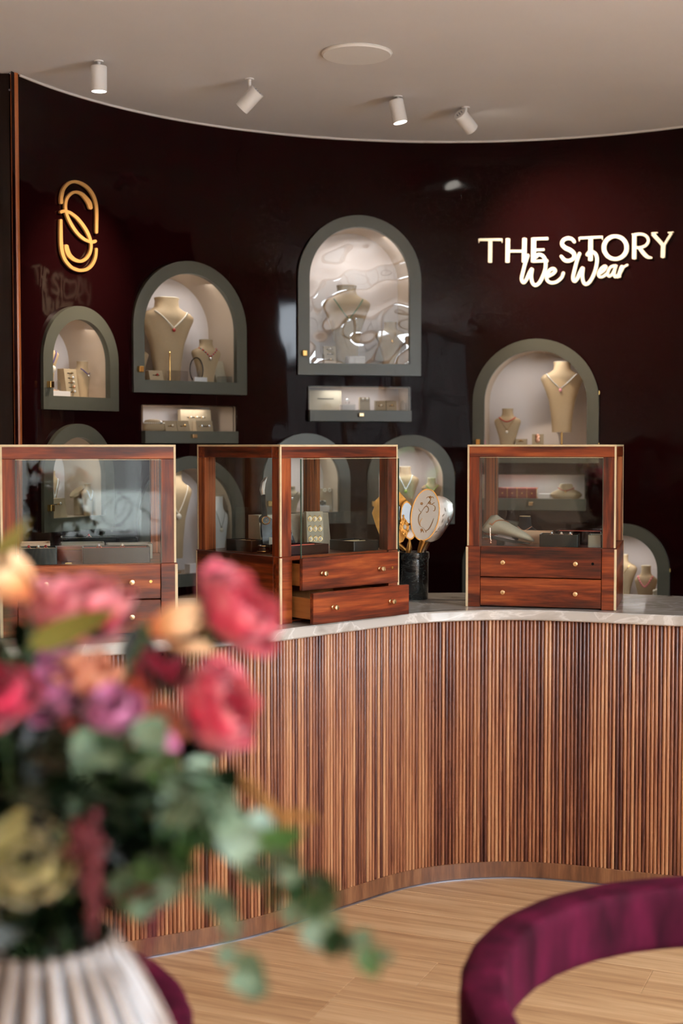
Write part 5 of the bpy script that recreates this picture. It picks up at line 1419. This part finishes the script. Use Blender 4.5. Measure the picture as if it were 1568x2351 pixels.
OUT = ((5, 4, .62), (7, 14, .8), (8, 30, .95), (7, 46, 1.0))
flower(182, 1412, 1.38, 0.067, 'peony', (0.12, -0.25, 1), 'broad coral peony opening upwards in front of the drawers of the walnut case', group=G1, W_=0.034, layers=((5, 4, .62), (7, 16, .78), (8, 34, .92), (7, 50, 1.0)))
flower(530, 1405, 1.34, 0.058, 'peony', (0.75, -0.35, 0.62), 'coral peony leaning out in front of the corner-on case', group=G1, layers=OUT, W_=0.030)
flower(492, 1628, 1.32, 0.060, 'peony', (0.80, -0.45, 0.42), 'coral peony below the leaning one, against the wooden rods', group=G1, layers=OUT, W_=0.030)
flower(-8, 1610, 1.30, 0.050, 'peony', (-0.2, -0.5, 0.8), 'coral flower cut by the picture edge', group=G1)
G2 = 'magenta blooms in the vase'
BALL = ((4, 2, .6), (5, 8, .8), (6, 18, .95), (5, 34, 1.0))
flower(118, 1585, 1.33, 0.040, 'magenta', (0.0, -0.5, 0.9), 'magenta bloom, higher of the two between the coral flowers', name='lisianthus', group=G2, layers=((5, 5, .6), (6, 25, .85), (7, 48, 1.0), (6, 68, 1.0)))
flower(158, 1545, 1.36, 0.036, 'magenta', (0.3, -0.4, 0.9), 'purple-pink bloom tucked under the broad coral peony', name='lisianthus', group=G2, layers=((5, 5, .6), (6, 25, .85), (7, 48, 1.0)))
flower(256, 1645, 1.29, 0.040, 'magenta', (0.2, -0.6, 0.7), 'round closed magenta bloom in the middle of the bouquet', name='lisianthus', group=G2, layers=BALL)
flower(368, 1735, 1.28, 0.036, 'magenta', (0.1, -0.3, 1.0), 'small closed magenta bud above the eucalyptus', name='lisianthus', group=G2, layers=((3, 2, .8), (4, 6, 1.0)))
G3 = 'orange spiky blooms in the vase'
SPIKE = ((8, 6, .6), (10, 20, .85), (11, 40, 1.0), (10, 62, 1.0))
flower(212, 1560, 1.34, 0.040, 'orange', (0.4, -0.3, 0.9), 'orange spiky bloom between the magenta ones', name='dahlia', group=G3, layers=SPIKE, W_=0.008)
flower(378, 1540, 1.36, 0.034, 'peony', (0.3, -0.2, 1.0), 'pink spiky bloom under the leaning peony', name='dahlia', group=G3, layers=SPIKE, W_=0.007)
flower(325, 1585, 1.34, 0.022, 'orange', (0.0, -0.6, 0.8), 'tiny red-orange bloom against the dark leaf', name='dahlia', group=G3, layers=((6, 10, .8), (8, 40, 1.0)), W_=0.006)
flower(352, 1665, 1.31, 0.034, 'orange', (0.2, -0.5, 0.8), 'orange bloom beside the small magenta bud', name='dahlia', group=G3, layers=SPIKE[1:], W_=0.007)
flower(164, 1665, 1.30, 0.014, 'orange', (0, -1, 0.3), 'tiny orange bud in the dark foliage', name='dahlia', group=G3, layers=((5, 5, .8), (5, 15, 1.0)))
flower(62, 1985, 1.26, 0.052, 'yellow', (0.05, -0.8, 0.6), 'pale yellow-green rose low on the vase side', name='rose', layers=((5, 3, .55), (6, 10, .75), (7, 22, .9), (6, 42, 1.0)), W_=0.032)
flower(390, 1434, 1.34, 0.068, 'peach', (0.95, -0.1, 0.25), 'peach orange lily bud pointing at the leaning peony', name='lily_bud', layers=((3, 3, .9), (3, 9, 1.0)), W_=0.012)
flower(45, 1345, 1.35, 0.055, 'peach', (-0.5, -0.2, 0.8), 'peach tulip beside the broad coral peony', name='tulip', layers=((3, 4, .9), (3, 12, 1.0)), W_=0.02)
flower(2, 1305, 1.40, 0.03, 'peony', (-0.2, -0.2, 1), 'pale pink bud at the picture edge above the tulip', name='tulip', layers=((3, 4, .9), (3, 12, 1.0)), W_=0.015)
# leaves
def leaf_mesh(name, L, W_, fold, mat, tipw=0.5, n=6):
    vs, fs = [], []
    for j in range(n + 1):
        v = j / n; w = W_ * max(0.02, math.sin(PI * v ** (tipw + 0.25)) ** 0.75)
        z = L * v; y = 0.16 * L * math.sin(PI * v) * 0.5
        vs += [(-w, y - fold * w, z), (0, y, z), (w, y - fold * w, z)]
    for j in range(n):
        a = 3 * j; fs += [(a, a + 1, a + 4, a + 3), (a + 1, a + 2, a + 5, a + 4)]
    me = MB().add(vs, fs).mesh(name, True, 180); me.materials.append(M[mat]); return me
EUC = [leaf_mesh('leaf', 0.034, 0.0165, 0.25, 'euc', 0.55), leaf_mesh('leaf', 0.028, 0.013, 0.1, 'euc', 0.6)]
MID = [leaf_mesh('leaf', 0.042, 0.014, 0.3, 'mid_leaf', 0.5), leaf_mesh('leaf', 0.036, 0.012, 0.2, 'mid_leaf', 0.5)]
DRK = [leaf_mesh('leaf', 0.075, 0.024, 0.3, 'dark_leaf', 0.5), leaf_mesh('leaf', 0.06, 0.022, 0.2, 'dark_leaf', 0.5)]
OLV = [leaf_mesh('leaf', 0.11, 0.014, 0.2, 'olive_leaf', 0.4)]
def sprig(pts, meshes, label, n, name, group, spread=60, both=True, smax=1.0, smin=0.7, cat='foliage stem', rs=0.0016):
    P = catmull([atY(*p) for p in pts], 8)
    o0 = P[0]
    t = thing(name, label, cat, o0, 0, group)
    obj('stem', MB().tube([p - o0 for p in P], [rs * (1.2 - 0.7 * i / len(P)) for i in range(len(P))], 6), 'stem', t)
    m_ = len(P)
    for k in range(n):
        i = int((0.12 + 0.88 * (k + 0.5) / n) * (m_ - 1))
        d = (P[min(i + 1, m_ - 1)] - P[max(0, i - 1)]).normalized()
        side = Vector((rnd.uniform(-1, 1), rnd.uniform(-1, 0.4), rnd.uniform(-1, 1)))
        side = (side - d * side.dot(d)).normalized()
        a = math.radians(rnd.uniform(spread * 0.6, spread * 1.2))
        v = (d * math.cos(a) + side * math.sin(a)).normalized()
        yv = Vector((rnd.uniform(-0.5, 0.5), 1, rnd.uniform(-0.4, 0.8))); yv = (yv - v * yv.dot(v)).normalized(); xv = yv.cross(v)
        s_ = rnd.uniform(smin, smax)
        mt = Matrix(((xv.x * s_, yv.x * s_, v.x * s_, P[i].x - o0.x), (xv.y * s_, yv.y * s_, v.y * s_, P[i].y - o0.y), (xv.z * s_, yv.z * s_, v.z * s_, P[i].z - o0.z), (0, 0, 0, 1)))
        o = obj('leaf', meshes[k % len(meshes)], None, t); o.matrix_local = mt
    return t
mz = (120, 2130, VY)
GE = 'eucalyptus sprays in the vase'
sprig([mz, (330, 1950, 1.30), (520, 1960, 1.24), (640, 2040, 1.20), (760, 2130, 1.18), (850, 2190, 1.18)], EUC + MID[:1], 'longest eucalyptus spray trailing down over the oak floor', 22, 'eucalyptus_spray', GE)
sprig([mz, (300, 2000, 1.28), (440, 2040, 1.22), (520, 2150, 1.20), (560, 2260, 1.20)], EUC, 'eucalyptus spray hanging lowest beside the chair back', 15, 'eucalyptus_spray', GE)
sprig([mz, (280, 1850, 1.26), (420, 1800, 1.22), (500, 1830, 1.20), (570, 1900, 1.20)], EUC, 'eucalyptus spray reaching out in the middle of the bouquet', 20, 'eucalyptus_spray', GE, smax=1.25)
sprig([mz, (250, 1800, 1.27), (330, 1720, 1.24), (420, 1770, 1.22), (470, 1870, 1.22)], EUC + MID, 'eucalyptus spray arching below the magenta bud', 20, 'eucalyptus_spray', GE, smax=1.25)
sprig([mz, (180, 1900, 1.25), (200, 1790, 1.23), (230, 1720, 1.23)], EUC, 'upright eucalyptus spray with pale leaves below the round magenta bloom', 11, 'eucalyptus_spray', GE, smax=1.2)
sprig([mz, (340, 1930, 1.26), (480, 1890, 1.22), (600, 1960, 1.20), (700, 2010, 1.20), (740, 2060, 1.2)], EUC + MID, 'eucalyptus spray crossing in front of the wooden rods', 20, 'eucalyptus_spray', GE, smax=1.1)
sprig([mz, (250, 2020, 1.25), (330, 2060, 1.23), (370, 2000, 1.22), (400, 1960, 1.22)], MID + EUC, 'short eucalyptus spray above the vase rim', 14, 'eucalyptus_spray', GE)
GD = 'dark leafy branches in the vase'
for i, (pts, lb) in enumerate((
    ([mz, (60, 1900, 1.40), (30, 1700, 1.42), (10, 1500, 1.42)], 'dark leafy branch rising at the picture edge'),
    ([mz, (150, 1850, 1.42), (150, 1680, 1.42), (110, 1500, 1.44)], 'dark leafy branch behind the magenta blooms'),
    ([mz, (210, 1850, 1.42), (290, 1680, 1.42), (330, 1540, 1.42)], 'dark leafy branch rising to the pink spiky bloom'),
    ([mz, (280, 1880, 1.40), (380, 1760, 1.40), (470, 1690, 1.40)], 'dark leafy branch reaching under the lower peony'),
    ([mz, (60, 2000, 1.34), (40, 1850, 1.32), (90, 1730, 1.32)], 'dark leafy branch above the pale yellow-green rose'),
    ([mz, (200, 2000, 1.34), (260, 1880, 1.32), (300, 1790, 1.32)], 'dark leafy branch in the centre of the bouquet'),
    ([mz, (150, 2080, 1.30), (230, 2030, 1.28), (300, 1960, 1.28)], 'dark leafy branch low over the vase rim'),
    ([mz, (90, 2090, 1.28), (60, 2080, 1.27), (20, 2060, 1.27)], 'dark leafy branch under the yellow-green rose'),
    ([mz, (350, 1900, 1.40), (450, 1850, 1.38), (520, 1880, 1.38)], 'dark leafy branch behind the eucalyptus sprays'),
    ([mz, (160, 1950, 1.31), (150, 1820, 1.30), (160, 1740, 1.29)], 'dark leafy branch before the vase centre'),
    ([mz, (40, 1950, 1.36), (0, 1800, 1.34), (-10, 1720, 1.34)], 'dark leafy branch below the coral flower at the picture edge'),
    ([mz, (160, 1930, 1.27), (200, 1850, 1.25), (180, 1780, 1.24)], 'dark leafy branch beside the dusty amaranth'),
    ([mz, (240, 1960, 1.30), (330, 1880, 1.27), (360, 1820, 1.26)], 'dark leafy branch among the middle eucalyptus leaves'),
    ([mz, (60, 1880, 1.36), (30, 1780, 1.34), (50, 1700, 1.33)], 'dark leafy branch left of the round magenta bloom'))):
    sprig(pts, DRK, lb, 16, 'leafy_branch', GD, spread=55)
sprig([(330, 1560, 1.38), (400, 1500, 1.36), (450, 1470, 1.36), (480, 1440, 1.36)], DRK, 'dark leaves on the stem under the leaning peony', 7, 'leafy_branch', GD, smax=0.8)
sprig([(60, 1560, 1.35), (30, 1510, 1.32), (60, 1490, 1.31), (75, 1486, 1.31), (90, 1484, 1.31)], OLV, 'olive blade leaf lying below the broad coral peony', 1, 'leafy_branch', GD, spread=3)
sprig([(-40, 1480, 1.38), (-70, 1420, 1.36), (-80, 1370, 1.36), (-60, 1352, 1.36)], OLV, 'yellow-green blade leaf beside the peach tulip', 2, 'leafy_branch', GD, spread=10)
# amaranthus and goldenrod
def tassel(pts, label, r0, mat, name, cat):
    P = catmull([atY(*p) for p in pts], 8); o0 = P[0]
    t = thing(name, label, cat, o0)
    m_ = len(P)
    obj('stem', MB().tube([p - o0 for p in P], 0.002, 5), mat, t)
    mb = MB()
    for i, p in enumerate(P):
        if i < m_ * 0.12: continue
        for _ in range(5):
            rr = r0 * math.sin(PI * min(1, 0.15 + 0.85 * i / m_)) ** 0.6
            mb.ball(p - o0 + Vector((rnd.gauss(0, rr * 0.6), rnd.gauss(0, rr * 0.6), rnd.gauss(0, rr * 0.6))), rr * 0.55, 6, 4)
    cl = obj('seed_cluster', mb, mat, t, angle=180); cl['kind'] = 'stuff'
tassel([(150, 2060, 1.30), (185, 1900, 1.22), (200, 1920, 1.21), (210, 2020, 1.20), (212, 2150, 1.20)], 'dusty red amaranth tassel hanging over the vase rim', 0.009, 'amaranth', 'amaranth_tassel', 'flower')
tassel([(190, 2080, 1.30), (300, 2060, 1.24), (350, 2050, 1.24), (345, 2130, 1.24), (330, 2220, 1.24)], 'crimson amaranth tassel hanging beside the vase', 0.006, 'amaranth', 'amaranth_tassel', 'flower')
tassel([(200, 2060, 1.32), (400, 1920, 1.36), (560, 1880, 1.38), (650, 1870, 1.38), (730, 1880, 1.38)], 'bronze goldenrod sprig reaching over the wooden rods', 0.008, 'goldenrod', 'goldenrod_sprig', 'flower')
tassel([(200, 2060, 1.32), (380, 1850, 1.38), (500, 1790, 1.4), (600, 1830, 1.40), (660, 1900, 1.40)], 'second bronze goldenrod sprig nearer the eucalyptus', 0.007, 'goldenrod', 'goldenrod_sprig', 'flower')

# velvet chairs
def tub_chair(cx, cy, R_, ztop, rot, label, bh=0.12, th=0.075):
    t = thing('tub_chair', label, 'chair', (cx, cy, 0), rot, 'burgundy velvet tub chairs')
    rings = []
    A0, A1 = math.radians(-38), math.radians(218)
    n = 72
    for k in range(n + 1):
        a = A0 + (A1 - A0) * k / n
        f = math.sin(PI * k / n)
        e = min(1, k / 4, (n - k) / 4) ** 0.5 if 0 < k < n else 0.25
        zt = ztop - 0.05 * (1 - f) ** 1.5; zb = zt - bh
        ro = R_; ri = R_ - th
        r = []
        for j in range(20):
            b_ = 2 * PI * j / 20; cs, sn = math.cos(b_), math.sin(b_)
            pr_ = (ro + ri) / 2 + th / 2 * math.copysign(abs(cs) ** 0.36, cs) * max(e, 0.3)
            pz = (zt + zb) / 2 + bh / 2 * math.copysign(abs(sn) ** 0.36, sn) * max(e, 0.3)
            wr = 0.0016 * math.sin(a * 41 + b_ * 2) * math.sin(a * 7) if sn < 0.7 else 0.0012 * math.sin(a * 23)
            pr_ += wr
            r.append((pr_ * math.cos(a), pr_ * math.sin(a), pz))
        rings.append(r)
    obj('backrest', MB().loft(rings), 'velvet', t, angle=80)
    obj('seat', MB().lathe([(R_ - 0.12, 0.30), (R_ - 0.085, 0.32), (R_ - 0.08, 0.38), (R_ - 0.11, 0.415), (0.02, 0.425)], 40), 'velvet', t, angle=60)
    for ad in (-15, 195):
        a = math.radians(ad); q = R_ - 0.03
        q2 = R_ - 0.09
        obj('support', MB().tube([(q2 * math.cos(a), q2 * math.sin(a), 0.33), (q * math.cos(a), q * math.sin(a), 0.42), (q * math.cos(a), q * math.sin(a), ztop - bh - 0.02)], 0.018, 10), 'velvet', t)
    for ad in (45, 135, 225, 315):
        a = math.radians(ad); q = R_ - 0.15
        obj('leg', MB().tube([(q * math.cos(a), q * math.sin(a), 0.305), ((q + 0.05) * math.cos(a), (q + 0.05) * math.sin(a), 0.001)], [0.016, 0.009], 10), 'black_metal', t)
    return t
tub_chair(0.70, 2.08, 0.52, 0.655, 0.0, 'burgundy velvet tub chair with a wide curved open back on the oak floor')
tub_chair(-0.625, 1.92, 0.415, 0.655, -0.5, 'burgundy velvet tub chair mostly hidden behind the flower vase')
